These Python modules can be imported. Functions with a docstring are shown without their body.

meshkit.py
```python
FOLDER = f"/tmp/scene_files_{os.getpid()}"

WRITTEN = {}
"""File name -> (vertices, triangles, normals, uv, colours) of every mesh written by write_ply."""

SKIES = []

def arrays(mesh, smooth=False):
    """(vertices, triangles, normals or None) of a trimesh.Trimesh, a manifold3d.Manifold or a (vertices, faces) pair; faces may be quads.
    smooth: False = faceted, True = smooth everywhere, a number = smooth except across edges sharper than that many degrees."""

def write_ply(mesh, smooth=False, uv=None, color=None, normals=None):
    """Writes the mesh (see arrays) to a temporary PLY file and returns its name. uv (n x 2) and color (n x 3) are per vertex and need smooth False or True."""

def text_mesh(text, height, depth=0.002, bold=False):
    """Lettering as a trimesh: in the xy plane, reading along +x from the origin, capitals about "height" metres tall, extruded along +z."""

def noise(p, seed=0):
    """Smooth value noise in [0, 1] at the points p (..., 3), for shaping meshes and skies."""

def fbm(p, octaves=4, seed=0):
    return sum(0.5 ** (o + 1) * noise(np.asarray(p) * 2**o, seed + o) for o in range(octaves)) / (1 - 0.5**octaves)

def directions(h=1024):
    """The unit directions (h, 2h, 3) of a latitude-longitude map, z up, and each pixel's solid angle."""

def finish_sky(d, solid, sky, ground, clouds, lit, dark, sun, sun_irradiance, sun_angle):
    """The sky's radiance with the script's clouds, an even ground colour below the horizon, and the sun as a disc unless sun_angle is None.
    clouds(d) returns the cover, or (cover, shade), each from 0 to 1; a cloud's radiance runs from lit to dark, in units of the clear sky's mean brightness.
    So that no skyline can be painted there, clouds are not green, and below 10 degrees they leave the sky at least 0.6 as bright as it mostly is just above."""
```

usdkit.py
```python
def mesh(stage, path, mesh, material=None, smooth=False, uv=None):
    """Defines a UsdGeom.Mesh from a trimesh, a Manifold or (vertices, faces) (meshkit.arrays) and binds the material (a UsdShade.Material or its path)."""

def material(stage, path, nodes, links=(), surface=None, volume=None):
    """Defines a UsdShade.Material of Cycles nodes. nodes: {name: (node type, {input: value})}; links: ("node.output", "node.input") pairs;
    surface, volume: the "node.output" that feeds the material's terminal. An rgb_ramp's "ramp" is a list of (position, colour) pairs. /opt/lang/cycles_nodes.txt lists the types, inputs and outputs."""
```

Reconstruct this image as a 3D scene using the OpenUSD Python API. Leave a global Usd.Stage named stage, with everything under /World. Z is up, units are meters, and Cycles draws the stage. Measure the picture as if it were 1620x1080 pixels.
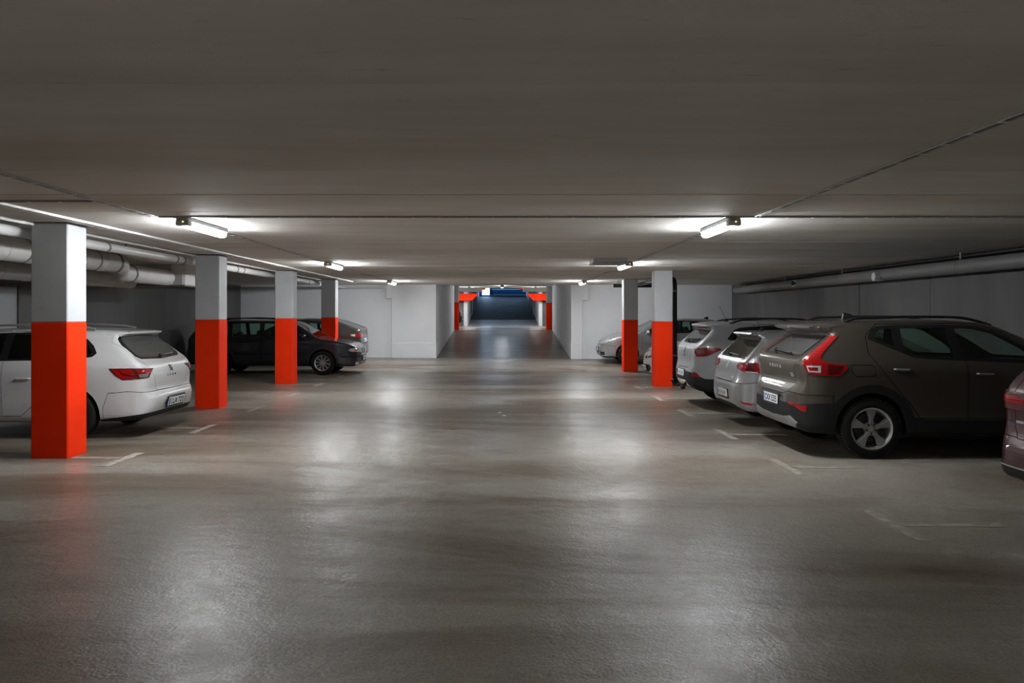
import math, random, re
import numpy as np, trimesh, shapely
from shapely.geometry import Polygon, LineString, box as sbox
from shapely import affinity
import manifold3d as m3
from manifold3d import Manifold, CrossSection
from pxr import Usd, UsdGeom, UsdLux, UsdShade, Gf, Sdf
import usdkit, meshkit

stage = Usd.Stage.CreateInMemory()
UsdGeom.SetStageUpAxis(stage, UsdGeom.Tokens.z)
UsdGeom.SetStageMetersPerUnit(stage, 1.0)
UsdGeom.Xform.Define(stage, '/World')
RNG = random.Random(7)

# ------------------------------------------------------------------ camera, light, exposure
EYE = 1.60                     # tripod height above the left bays
FPX = 1260.0                   # focal length in pixels of the 1620 px wide frame (28 mm)
VPX, VPY = 795.0, 498.0        # vanishing point of the aisle
EXPOSURE = 0.0
LAMP_STRENGTH = 178.0         # radiance of the LED battens' diffusers
LAMP_COLOR = (0.93, 0.97, 1.0)
DAY_STRENGTH = 7.0           # daylit glass at the head of the exit ramp
DAY_COLOR = (0.42, 0.66, 1.0)

cam = UsdGeom.Camera.Define(stage, '/World/camera')
cam.AddTranslateOp().Set(Gf.Vec3d(0, 0, EYE))
cam.AddRotateXOp().Set(90.0)
cam.CreateFocalLengthAttr(FPX / 1620 * 36.0)
cam.CreateHorizontalApertureAttr(36.0)
cam.CreateVerticalApertureAttr(24.0)
cam.CreateHorizontalApertureOffsetAttr((810 - VPX) / 1620 * 36.0)
cam.CreateVerticalApertureOffsetAttr(-(540 - VPY) / 1620 * 36.0)
cam.CreateClippingRangeAttr(Gf.Vec2f(0.05, 500))
cam.CreateFStopAttr(0.0)
cam.CreateExposureAttr(EXPOSURE)

# the sky outside (only ever seen through the glass at the head of the ramp)
sky = UsdLux.DomeLight.Define(stage, '/World/sky')
sky.CreateIntensityAttr(0.6)
sky.CreateColorAttr(Gf.Vec3f(0.6, 0.78, 1.0))

# ------------------------------------------------------------------ helpers
COUNT = {}
def unique(parent, name):
    k = (parent, name); n = COUNT.get(k, 0); COUNT[k] = n + 1
    return f'{parent}/{name}' if n == 0 else f'{parent}/{name}_{n:03d}'

def path_of(p):
    return '/World' if p is None else (p if isinstance(p, str) else str(p.GetPath()))

def tag(p, label=None, category=None, group=None, kind=None):
    p = p.GetPrim() if hasattr(p, 'GetPrim') else p
    for k, v in (('label', label), ('category', category), ('group', group), ('kind', kind)):
        if v: p.SetCustomDataByKey(k, v)
    return p

def thing(name, label, category, loc=(0, 0, 0), rz=0.0, group=None, kind=None, matrix=None, parent=None):
    x = UsdGeom.Xform.Define(stage, unique(path_of(parent), name))
    if matrix is not None:
        x.AddTransformOp().Set(Gf.Matrix4d(*np.asarray(matrix, float).T.ravel().tolist()))
    else:
        x.AddTranslateOp().Set(Gf.Vec3d(*map(float, loc)))
        if rz: x.AddRotateZOp().Set(float(rz))
    return tag(x, label, category, group, kind)

def obj(name, mesh, mat, parent=None, smooth=False, label=None, category=None, group=None, kind=None):
    if isinstance(mesh, Manifold) and mesh.is_empty(): return None
    m = usdkit.mesh(stage, unique(path_of(parent), name), mesh, MAT[mat] if isinstance(mat, str) else mat, smooth)
    return tag(m, label, category, group, kind)

def bx(x0, x1, y0, y1, z0, z1):
    return trimesh.creation.box(bounds=[[min(x0,x1), min(y0,y1), min(z0,z1)], [max(x0,x1), max(y0,y1), max(z0,z1)]])

def cbx(x0, x1, y0, y1, z0, z1, c=0.01):
    """A box with chamfered edges."""
    x0, x1 = sorted((x0, x1)); y0, y1 = sorted((y0, y1)); z0, z1 = sorted((z0, z1))
    pts = []
    for X in (x0, x1):
        for Y in (y0, y1):
            for Z in (z0, z1):
                sx, sy, sz = (1 if X == x0 else -1), (1 if Y == y0 else -1), (1 if Z == z0 else -1)
                pts += [(X + sx*c, Y + sy*c, Z), (X + sx*c, Y, Z + sz*c), (X, Y + sy*c, Z + sz*c)]
    return Manifold.hull_points(np.array(pts))

def cat(*ms):
    ms = [x for m in ms for x in (m if isinstance(m, (list, tuple)) else [m])]
    out = []
    for m in ms:
        if isinstance(m, Manifold):
            v, f, _ = meshkit.arrays(m); m = trimesh.Trimesh(v, f, process=False)
        out.append(m)
    return trimesh.util.concatenate(out)

def tube(points, r, sides=14, caps=True):
    """A pipe along a polyline, mitred at the bends."""
    P = np.asarray(points, float); n = len(P)
    T = np.zeros_like(P)
    for i in range(n):
        a = P[i] - P[i-1] if i else P[1] - P[0]
        b = P[i+1] - P[i] if i < n-1 else P[-1] - P[-2]
        t = a/np.linalg.norm(a) + b/np.linalg.norm(b); T[i] = t/np.linalg.norm(t)
    up = np.array([0, 0, 1.0]) if abs(T[0][2]) < 0.9 else np.array([1.0, 0, 0])
    A = np.cross(T[0], up); A /= np.linalg.norm(A)
    V = []
    for i in range(n):
        A = A - T[i]*np.dot(A, T[i]); A /= np.linalg.norm(A)
        B = np.cross(T[i], A)
        if 0 < i < n-1:
            d = (P[i]-P[i-1])/np.linalg.norm(P[i]-P[i-1]); c = max(0.5, float(np.dot(d, T[i])))
        else: c = 1
        nb = np.cross(P[i]-P[i-1], P[i+1]-P[i]) if 0 < i < n-1 else np.zeros(3)
        for k in range(sides):
            th = 2*math.pi*k/sides
            o = A*math.cos(th)*r + B*math.sin(th)*r
            if c < 0.999 and np.linalg.norm(nb) > 1e-9:
                s = np.cross(T[i], nb/np.linalg.norm(nb)); o = o + s*np.dot(o, s)*(1/c - 1)
            V.append(P[i] + o)
    V = np.array(V); F = []
    for i in range(n-1):
        for k in range(sides):
            a, b = i*sides+k, i*sides+(k+1) % sides
            F += [(a, b, b+sides), (a, b+sides, a+sides)]
    if caps:
        V = np.vstack([V, P[0], P[-1]]); c0, c1 = n*sides, n*sides+1
        for k in range(sides):
            F.append((c0, (k+1) % sides, k)); F.append((c1, (n-1)*sides+k, (n-1)*sides+(k+1) % sides))
    m = trimesh.Trimesh(V, np.array(F), process=False)
    if m.volume < 0: m.invert()
    return m

def revolve(profile, sides=48):
    """(radius, height) profile around z."""
    m = trimesh.creation.revolve(np.array(profile, float), sections=sides)
    if m.is_watertight and m.volume < 0: m.invert()
    return m

def bend(points, r, n=5):
    """Rounds the corners of a polyline with radius r."""
    P = [np.asarray(p, float) for p in points]; out = [P[0]]
    for i in range(1, len(P)-1):
        a, b = P[i-1]-P[i], P[i+1]-P[i]
        la, lb = np.linalg.norm(a), np.linalg.norm(b); d = min(r, la*.49, lb*.49)
        s, e = P[i]+a/la*d, P[i]+b/lb*d
        for k in range(n+1):
            t = k/n; out.append((1-t)**2*s + 2*t*(1-t)*P[i] + t*t*e)
    out.append(P[-1]); return np.array(out)

def smoothstep(a, b, x):
    t = np.clip((np.asarray(x, float)-a)/(b-a), 0, 1); return t*t*(3-2*t)

# ------------------------------------------------------------------ materials
MAT = {}
def mat(name, nodes, links=(), surface='p.BSDF'):
    MAT[name] = usdkit.material(stage, '/World/Looks/' + name, nodes, links, surface=surface)

def plain(name, color, rough=0.5, metal=0.0, coat=0.0, coat_rough=0.05, spec=0.5, **kw):
    mat(name, {'p': ('principled_bsdf', dict(base_color=color, roughness=rough, metallic=metal, coat_weight=coat, coat_roughness=coat_rough, specular_ior_level=spec, **kw))})

def mottled(name, ca, cb, scale, rough=0.6, stretch=(1, 1, 1), bump=0.0, bump_scale=120, coat=0.0, lo=0.35, hi=0.65, spec=0.5, detail=6):
    nodes = {'g': ('geometry', {}), 'm': ('mapping', {'scale': stretch}),
             'n': ('noise_texture', {'scale': scale, 'detail': detail, 'roughness': 0.6}),
             'r': ('rgb_ramp', {'ramp': [(0, ca), (lo, ca), (hi, cb), (1, cb)]}),
             'p': ('principled_bsdf', {'roughness': rough, 'coat_weight': coat, 'specular_ior_level': spec})}
    links = [('g.position', 'm.vector'), ('m.vector', 'n.vector'), ('n.fac', 'r.fac'), ('r.color', 'p.base_color')]
    if bump:
        nodes['n2'] = ('noise_texture', {'scale': bump_scale, 'detail': 3})
        nodes['b'] = ('bump', {'strength': bump, 'distance': 0.004})
        links += [('g.position', 'n2.vector'), ('n2.fac', 'b.height'), ('b.normal', 'p.normal')]
    mat(name, nodes, links)

# floor: sealed grey concrete, worn and dirty in streaks, with a fine pebbly gloss
mat('floor_concrete', {
    'g': ('geometry', {}),
    'm1': ('mapping', {'scale': (0.16, 0.55, 1)}), 'n1': ('noise_texture', {'scale': 1.0, 'detail': 7, 'roughness': 0.62, 'distortion': 0.6}),
    'r1': ('rgb_ramp', {'ramp': [(0, (0, 0, 0)), (0.455, (0.02, 0.02, 0.02)), (0.585, (1, 1, 1)), (1, (1, 1, 1))]}),
    'm2': ('mapping', {'scale': (1, 1, 1)}), 'n2': ('noise_texture', {'scale': 2.6, 'detail': 9, 'roughness': 0.68}),
    'r2': ('rgb_ramp', {'ramp': [(0, (0, 0, 0)), (0.42, (0, 0, 0)), (0.68, (1, 1, 1)), (1, (1, 1, 1))]}),
    'c1': ('mix', {'color1': (0.335, 0.308, 0.266), 'color2': (0.135, 0.098, 0.066)}),
    'c2': ('mix', {'color2': (0.185, 0.157, 0.126)}),
    'k': ('math', {'math_type': 'multiply', 'value2': 0.75}),
    'k1': ('math', {'math_type': 'multiply', 'value2': 0.95}),
    'sp': ('noise_texture', {'scale': 60, 'detail': 4, 'roughness': 0.7}),
    'rs': ('rgb_ramp', {'ramp': [(0, (0.40, 0.39, 0.37)), (0.40, (0.74, 0.73, 0.72)), (0.60, (1.08, 1.08, 1.08)), (1, (1.1, 1.1, 1.1))]}),
    'c3': ('mix', {'mix_type': 'multiply', 'fac': 1.0}),
    'rr': ('map_range', {'from_min': 0.38, 'from_max': 0.62, 'to_min': 0.24, 'to_max': 0.46, 'clamp': True}), 'ra': ('math', {'math_type': 'multiply_add', 'value2': .55, 'value3': .0}), 'rb': ('math', {'math_type': 'multiply_add', 'value2': .45}),
    'b1': ('noise_texture', {'scale': 52, 'detail': 4, 'roughness': 0.6}),
    'b2': ('noise_texture', {'scale': 9, 'detail': 2}),
    'bb': ('bump', {'strength': 0.62, 'distance': 0.0045}), 'bb2': ('bump', {'strength': 0.25, 'distance': 0.02}),
    'p': ('principled_bsdf', {'specular_ior_level': 0.29})},
    [('g.position', 'm1.vector'), ('m1.vector', 'n1.vector'), ('n1.fac', 'r1.fac'),
     ('g.position', 'm2.vector'), ('m2.vector', 'n2.vector'), ('n2.fac', 'r2.fac'),
     ('r1.color', 'k1.value1'), ('k1.value', 'c1.fac'), ('r2.color', 'k.value1'), ('k.value', 'c2.fac'), ('c1.color', 'c2.color1'),
     ('g.position', 'sp.vector'), ('sp.fac', 'rs.fac'), ('c2.color', 'c3.color1'), ('rs.color', 'c3.color2'), ('c3.color', 'p.base_color'),
     ('n1.fac', 'ra.value1'), ('n2.fac', 'rb.value1'), ('ra.value', 'rb.value3'), ('rb.value', 'rr.value'), ('rr.result', 'p.roughness'),
     ('g.position', 'b1.vector'), ('g.position', 'b2.vector'), ('b2.fac', 'bb2.height'), ('bb2.normal', 'bb.normal'), ('b1.fac', 'bb.height'), ('bb.normal', 'p.normal')])
mottled('ramp_asphalt', (0.030, 0.031, 0.036), (0.055, 0.054, 0.058), 1.2, rough=0.62, bump=0.5, bump_scale=40, spec=0.3)
mottled('ramp_foot_pale', (0.20, 0.205, 0.21), (0.27, 0.275, 0.28), 2.0, rough=0.4, bump=0.3, bump_scale=40)  # paler tone for the foot of the exit ramp
mat('ramp_concrete', {'g': ('geometry', {}), 'm': ('mapping', {'scale': (.6, 2.2, 1)}), 'n': ('noise_texture', {'scale': 1.6, 'detail': 6}), 'r': ('rgb_ramp', {'ramp': [(0, (.10, .088, .072)), (.35, (.10, .088, .072)), (.65, (.19, .172, .145)), (1, (.19, .172, .145))]}),
    'm2': ('mapping', {'scale': (.9, 7, 1)}), 'n2': ('noise_texture', {'scale': 2.2, 'detail': 4, 'roughness': .6}), 'b': ('bump', {'strength': .55, 'distance': .03}), 'p': ('principled_bsdf', {'roughness': .27, 'specular_ior_level': .3})},
    [('g.position', 'm.vector'), ('m.vector', 'n.vector'), ('n.fac', 'r.fac'), ('r.color', 'p.base_color'), ('g.position', 'm2.vector'), ('m2.vector', 'n2.vector'), ('n2.fac', 'b.height'), ('b.normal', 'p.normal')])
def ceiling_mat(name, ca, cb, seed):
    mat(name, {'g': ('geometry', {}), 'm': ('mapping', {'scale': (.5, 2.2, 1), 'location': (seed, seed, 0)}), 'n': ('noise_texture', {'scale': .55, 'detail': 7, 'roughness': .62}),
        'r': ('rgb_ramp', {'ramp': [(0, ca), (.38, ca), (.62, cb), (1, cb)]}),
        'm2': ('mapping', {'scale': (3.2, 15, 1)}), 'n2': ('noise_texture', {'scale': 1.6, 'detail': 5, 'roughness': .7}),
        'r2': ('rgb_ramp', {'ramp': [(0, (1, 1, 1)), (.62, (1, 1, 1)), (.74, (.72, .70, .67)), (1, (.6, .58, .55))]}),
        'm3': ('mapping', {'scale': (.25, .9, 1), 'location': (3+seed, 1, 0)}), 'n3': ('noise_texture', {'scale': .5, 'detail': 4}),
        'r3': ('rgb_ramp', {'ramp': [(0, (1, 1, 1)), (.5, (1, 1, 1)), (.72, (.90, .86, .81)), (1, (.85, .80, .74))]}),
        'x': ('mix', {'mix_type': 'multiply', 'fac': 1.0}), 'x2': ('mix', {'mix_type': 'multiply', 'fac': 1.0}),
        'nb': ('noise_texture', {'scale': 60, 'detail': 3}), 'b': ('bump', {'strength': .3, 'distance': .004}), 'p': ('principled_bsdf', {'roughness': .8, 'specular_ior_level': .3})},
        [('g.position', 'm.vector'), ('m.vector', 'n.vector'), ('n.fac', 'r.fac'), ('g.position', 'm2.vector'), ('m2.vector', 'n2.vector'), ('n2.fac', 'r2.fac'),
         ('g.position', 'm3.vector'), ('m3.vector', 'n3.vector'), ('n3.fac', 'r3.fac'), ('r.color', 'x.color1'), ('r2.color', 'x.color2'), ('x.color', 'x2.color1'), ('r3.color', 'x2.color2'), ('x2.color', 'p.base_color'),
         ('g.position', 'nb.vector'), ('nb.fac', 'b.height'), ('b.normal', 'p.normal')])
ceiling_mat('ceiling_concrete', (.73, .70, .655), (.83, .805, .77), 0)
ceiling_mat('ceiling_concrete_b', (.70, .67, .625), (.81, .785, .75), 5)
mottled('wall_paint', (0.82, 0.835, 0.86), (0.88, 0.89, 0.91), 0.8, rough=0.7, bump=0.25, bump_scale=40, spec=0.35)
mottled('wall_paint_grey', (0.115, 0.112, 0.109), (0.16, 0.156, 0.152), 0.7, rough=0.75, stretch=(1, 1, 0.4), bump=0.3, bump_scale=40, spec=0.3)
mottled('joint_grey', (0.10, 0.10, 0.10), (0.16, 0.155, 0.15), 6, rough=0.9)
mottled('column_white', (0.47, 0.482, 0.495), (0.53, 0.543, 0.556), 1.5, rough=0.6, bump=0.25, bump_scale=35, spec=0.4)
mottled('column_red', (0.90, 0.030, 0.002), (0.95, 0.038, 0.003), 1.5, rough=0.65, bump=0.25, bump_scale=35, spec=0.12)
mottled('line_paint', (0.27, 0.25, 0.215), (0.45, 0.43, 0.385), 14, rough=0.55, lo=0.4, hi=0.6)
mottled('line_paint_worn', (0.24, 0.212, 0.175), (0.34, 0.31, 0.255), 12, rough=0.55, lo=0.45, hi=0.6)
plain('duct_white', (0.60, 0.59, 0.575), 0.45, spec=0.4)
plain('duct_grey', (0.20, 0.195, 0.19), 0.5)
plain('pipe_white', (0.66, 0.66, 0.65), 0.4)
plain('pipe_black', (0.012, 0.012, 0.013), 0.45)
plain('cable_grey', (0.15, 0.145, 0.14), 0.5)
plain('cable_pale', (0.34, 0.33, 0.315), 0.5)
plain('handle_silver', (0.24, 0.235, 0.23), 0.35, 0.5)
plain('steel_grey', (0.28, 0.28, 0.28), 0.4, 0.6)
plain('trunking_white', (0.70, 0.70, 0.69), 0.4)
plain('box_grey', (0.42, 0.42, 0.40), 0.5)
plain('door_grey', (0.34, 0.345, 0.355), 0.5)
plain('lamp_plastic', (0.45, 0.45, 0.44), 0.45)
plain('beam_white', (0.68, 0.67, 0.64), 0.6)
plain('gate_blue', (0.02, 0.17, 0.40), 0.45)
plain('gate_rubber', (0.01, 0.011, 0.013), 0.7)
mat('lamp_glow', {'e': ('emission', {'color': LAMP_COLOR, 'strength': LAMP_STRENGTH})}, surface='e.emission')
mat('lamp_glow_dim', {'e': ('emission', {'color': LAMP_COLOR, 'strength': LAMP_STRENGTH*1.25})}, surface='e.emission')
mat('lamp_glow_ramp', {'e': ('emission', {'color': LAMP_COLOR, 'strength': LAMP_STRENGTH*.35})}, surface='e.emission')
mat('day_glass', {'e': ('emission', {'color': DAY_COLOR, 'strength': DAY_STRENGTH})}, surface='e.emission')
mat('sensor_yellow', {'e': ('emission', {'color': (1.0, 0.75, 0.25), 'strength': 1.5})}, surface='e.emission')

# ------------------------------------------------------------------ the place
XL, XR = -9.04, 7.92           # side walls
Y0, YB = -8.0, 27.5            # near and far wall
ZC = 2.635                     # ceiling
RXL, RXR = -2.29, 2.36         # ramp opening
YT, ZT = 37.8, 0.88            # head of the lower ramp
YU = 51.8                      # foot of the exit ramp
YE, ZE = 78.0, 3.43            # head of the exit ramp

def floor_z(x, y):
    x = np.asarray(x, float); y = np.asarray(y, float)
    return -0.0068*np.clip(x + 4.85, 0, 9.0) + 0.135*smoothstep(22.3, 27.6, y)

def grid_mesh(xs, ys, fz, thick=0.0):
    X, Y = np.meshgrid(xs, ys, indexing='ij'); Z = fz(X, Y); nx, ny = X.shape
    V = np.stack([X, Y, Z], -1).reshape(-1, 3)
    i, j = np.meshgrid(np.arange(nx-1), np.arange(ny-1), indexing='ij'); a = (i*ny + j).ravel()
    F = np.vstack([np.stack([a, a+ny, a+ny+1], 1), np.stack([a, a+ny+1, a+1], 1)])
    if thick:
        n = len(V); V = np.vstack([V, V - [0, 0, thick]]); F2 = F[:, ::-1] + n
        edge = [k*ny for k in range(nx)] + [(nx-1)*ny + k for k in range(1, ny)] + [k*ny + ny-1 for k in range(nx-2, -1, -1)] + [k for k in range(ny-2, 0, -1)]
        S = []
        for p, q in zip(edge, edge[1:] + edge[:1]): S += [(q, p, p+n), (q, p+n, q+n)]
        F = np.vstack([F, F2, np.array(S)])
    return trimesh.Trimesh(V, F, process=False)

floor = thing('floor', 'glossy worn grey concrete floor of the parking hall with brown dirt streaks', None, kind='structure')
obj('slab', grid_mesh(np.unique(np.r_[np.linspace(XL-.1, XR+.1, 26), RXL, RXR]), np.linspace(Y0, YB, 60), floor_z, 0.2), 'floor_concrete', floor, smooth=30)

def painted_bar(x0, x1, y0, y1, m):
    n = max(2, int(max(x1-x0, y1-y0)/0.12)+1)
    xs = np.linspace(x0, x1, n if x1-x0 > y1-y0 else 2); ys = np.linspace(y0, y1, n if y1-y0 >= x1-x0 else 2)
    obj('painted_line', grid_mesh(xs, ys, lambda X, Y: floor_z(X, Y) + 0.003, 0.006), m, floor)
for k in range(6):
    y = 8.85 + 2.38*k
    painted_bar(-4.27, -4.17, y-.42, y+.42, 'line_paint' if k != 2 else 'line_paint_worn')
    painted_bar(-4.83, -4.275, y+.02, y+.12, 'line_paint_worn')
for k in range(7):
    y = 6.28 + 2.38*k
    m = 'line_paint_worn' if k < 2 else 'line_paint'
    painted_bar(3.04, 3.14, y-.45, y+.45, m)
    painted_bar(3.145, 3.50 if k == 5 else 3.95, y-.05, y+.05, m)

# lower ramp, upper hall floor, exit ramp
def ramp_z(X, Y):
    base = floor_z(X, np.full_like(Y, YB)); t = (Y - YB)/(YT - YB)
    return base*(1-t) + ZT*t
obj('ramp_lower', grid_mesh(np.linspace(RXL-.02, RXR+.02, 6), np.linspace(YB, YT, 14), ramp_z, 0.2), 'ramp_concrete', smooth=30, kind='structure',
    label='dark glossy concrete ramp rising between the white tunnel walls')
obj('floor_upper', bx(-9, 9, YT, YU, ZT-.2, ZT), 'floor_concrete', kind='structure', label='pale concrete floor of the upper hall beyond the ramp')
def ramp2_z(X, Y): return np.interp(Y, [YU, 53.5, 56, YE, YE+1], [ZT, .99, 1.255, ZE, ZE+.05])
rx = thing('ramp_exit', 'bluish dark asphalt exit ramp with a paler foot, climbing to the blue gate', None, kind='structure')
obj('ramp_foot', grid_mesh(np.linspace(RXL-.02, RXR+.02, 5), np.linspace(YU, 56, 6), ramp2_z, 0.2), 'ramp_foot_pale', rx, smooth=20)  # lowest stretch of the ramp, paler than the roadway above it
obj('roadway', grid_mesh(np.linspace(RXL-.02, RXR+.02, 5), np.r_[np.linspace(56, YE, 12), YE+.6], ramp2_z, 0.2), 'ramp_asphalt', rx, smooth=20)

# ceiling: precast concrete planks laid across the hall
ceiling = thing('ceiling', 'pale grey concrete plank ceiling of the parking hall', None, kind='structure')
obj('slab', bx(XL-.2, XR+.2, Y0, YB+.12, ZC+.02, ZC+.25), 'joint_grey', ceiling)
y = 3.55 - 1.105*11
k = 0
while y < YB:
    a, b = max(y, Y0), min(y+1.105, YB)
    if b - a > .05:
        dz = RNG.uniform(-.002, .003)
        obj('ceiling_panel', cbx(XL-.1, XR+.1, a+.003, b-.003, ZC+dz, ZC+.05, .003), 'ceiling_concrete' if k % 2 else 'ceiling_concrete_b', ceiling)
    y += 1.105; k += 1
# tunnel soffit and upper hall ceiling
def slab_poly(pts, x0, x1):     # (y, z) outline extruded along x
    m = trimesh.creation.extrude_polygon(Polygon(pts), x1-x0, engine='earcut')
    V = np.array(m.vertices); m.vertices = np.stack([V[:, 2] + x0, V[:, 0], V[:, 1]], 1)
    if m.volume < 0: m.invert()
    return m
obj('ceiling_tunnel', slab_poly([(YB, ZC+.02), (YT, 3.34), (YT, 3.6), (YB, 3.4)], RXL-.3, RXR+.3), 'ceiling_concrete', kind='structure', label='sloping concrete soffit over the lower ramp')
obj('lintel_tunnel', cbx(RXL, RXR, 36.5, YT, 2.97, 3.45, .012), 'beam_white', kind='structure', label='pale concrete lintel across the upper end of the ramp tunnel')
obj('ceiling_upper', bx(-9, 9, YT, YU, 3.34, 3.6), 'ceiling_concrete', kind='structure', label='concrete ceiling of the upper hall')
obj('ceiling_exit', slab_poly([(YU, 3.45), (YE+.6, 6.0), (YE+.6, 6.3), (YU, 3.75)], RXL-.3, RXR+.3), 'ceiling_concrete', kind='structure', label='sloping concrete soffit over the exit ramp')

# walls. The side walls are precast panels with open joints
wl = thing('wall_left', 'dim grey painted concrete wall behind the left bays', None, kind='structure')
obj('backing', bx(XL-.3, XL-.05, Y0, YB+.3, -.3, ZC+.2), 'joint_grey', wl)
DY0, DY1, DZ = 13.95, 14.9, 2.17
for a, b in [(Y0, -2.9), (-2.9, 2.7), (2.7, 8.3), (8.3, DY0), (DY1, 20.4), (20.4, YB+.01)]:
    obj('wall_panel', cbx(XL-.08, XL, a+.004, b-.004, -.25, ZC+.04, .004), 'wall_paint_grey', wl)
obj('wall_panel', cbx(XL-.08, XL, DY0+.002, DY1-.002, DZ, ZC+.04, .003), 'wall_paint_grey', wl)
dr = thing('door_1', 'grey steel door in the left wall behind the white estate car', None, loc=(XL, (DY0+DY1)/2, 0), kind='structure')
obj('door_leaf', cbx(-.05, -.015, -.43, .43, 0.01, DZ-.05, .004), 'door_grey', dr)
obj('door_frame', cat(bx(-.08, .02, -.475, -.43, 0, DZ), bx(-.08, .02, .43, .475, 0, DZ), bx(-.08, .02, -.475, .475, DZ-.05, DZ)), 'joint_grey', dr)
obj('door_handle', cat(tube([(-.015, -.36, 1.05), (.04, -.36, 1.05), (.04, -.24, 1.05)], .01, 8), cbx(-.016, -.008, -.385, -.335, .93, 1.12, .002)), 'steel_grey', dr)

wr = thing('wall_right', 'dim grey concrete panel wall behind the right bays', None, kind='structure')
obj('backing', bx(XR+.05, XR+.3, Y0, YB+.3, -.3, ZC+.2), 'joint_grey', wr)
ys = [Y0, -4.6, -1.9, .8, 3.5, 6.2, 8.95, 11.8, 14.75, 17.7, 20.65, 24.0, YB+.01]
for i, (a, b) in enumerate(zip(ys, ys[1:])):
    g = .02 if i in (7, 8) else .004
    obj('wall_panel', cbx(XR, XR+.08, a+.004, b-(.03 if i == 8 else .004), -.3, ZC+.04, .004), 'wall_paint_grey', wr)

wf = thing('wall_far', 'white painted wall across the far end of the hall on both sides of the ramp', None, kind='structure')
obj('wall_panel', bx(XL-.1, RXL-.3, YB, YB+.25, -.3, ZC+.2), 'wall_paint', wf)
obj('wall_panel', bx(RXR+.3, XR+.1, YB, YB+.25, -.3, ZC+.2), 'wall_paint', wf)
obj('portal_pier', cbx(-3.82, RXL, YB-.10, YB+.25, -.2, ZC+.03, .012), 'wall_paint', wf)
obj('portal_pier', cbx(RXR, 2.75, YB-.10, YB+.25, -.3, ZC+.03, .012), 'wall_paint', wf)
obj('beam_end', cbx(-4.02, -3.80, YB-.095, YB+.1, 2.165, ZC+.03, .01), 'wall_paint', wf)
obj('beam_end', cbx(2.74, 2.96, YB-.095, YB+.1, 2.10, ZC+.03, .01), 'wall_paint', wf)
obj('plinth', cbx(-3.815, RXL+.012, YB-.118, YB+.1, -.2, .64, .008), 'wall_paint', wf)
obj('plinth', cbx(RXR-.012, 2.745, YB-.118, YB+.1, -.3, .60, .008), 'wall_paint', wf)
obj('baseboard_far', cat(bx(XL, -3.83, YB-.02, YB, -.1, .15), bx(2.76, XR, YB-.02, YB, -.1, .12)), 'wall_paint', kind='structure', label='low grey upstand along the foot of the far wall')
wn = obj('wall_near', bx(XL-.2, XR+.2, Y0-.25, Y0, -.3, ZC+.2), 'wall_paint_grey', kind='structure', label='grey wall closing the hall behind the viewer')

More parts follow.
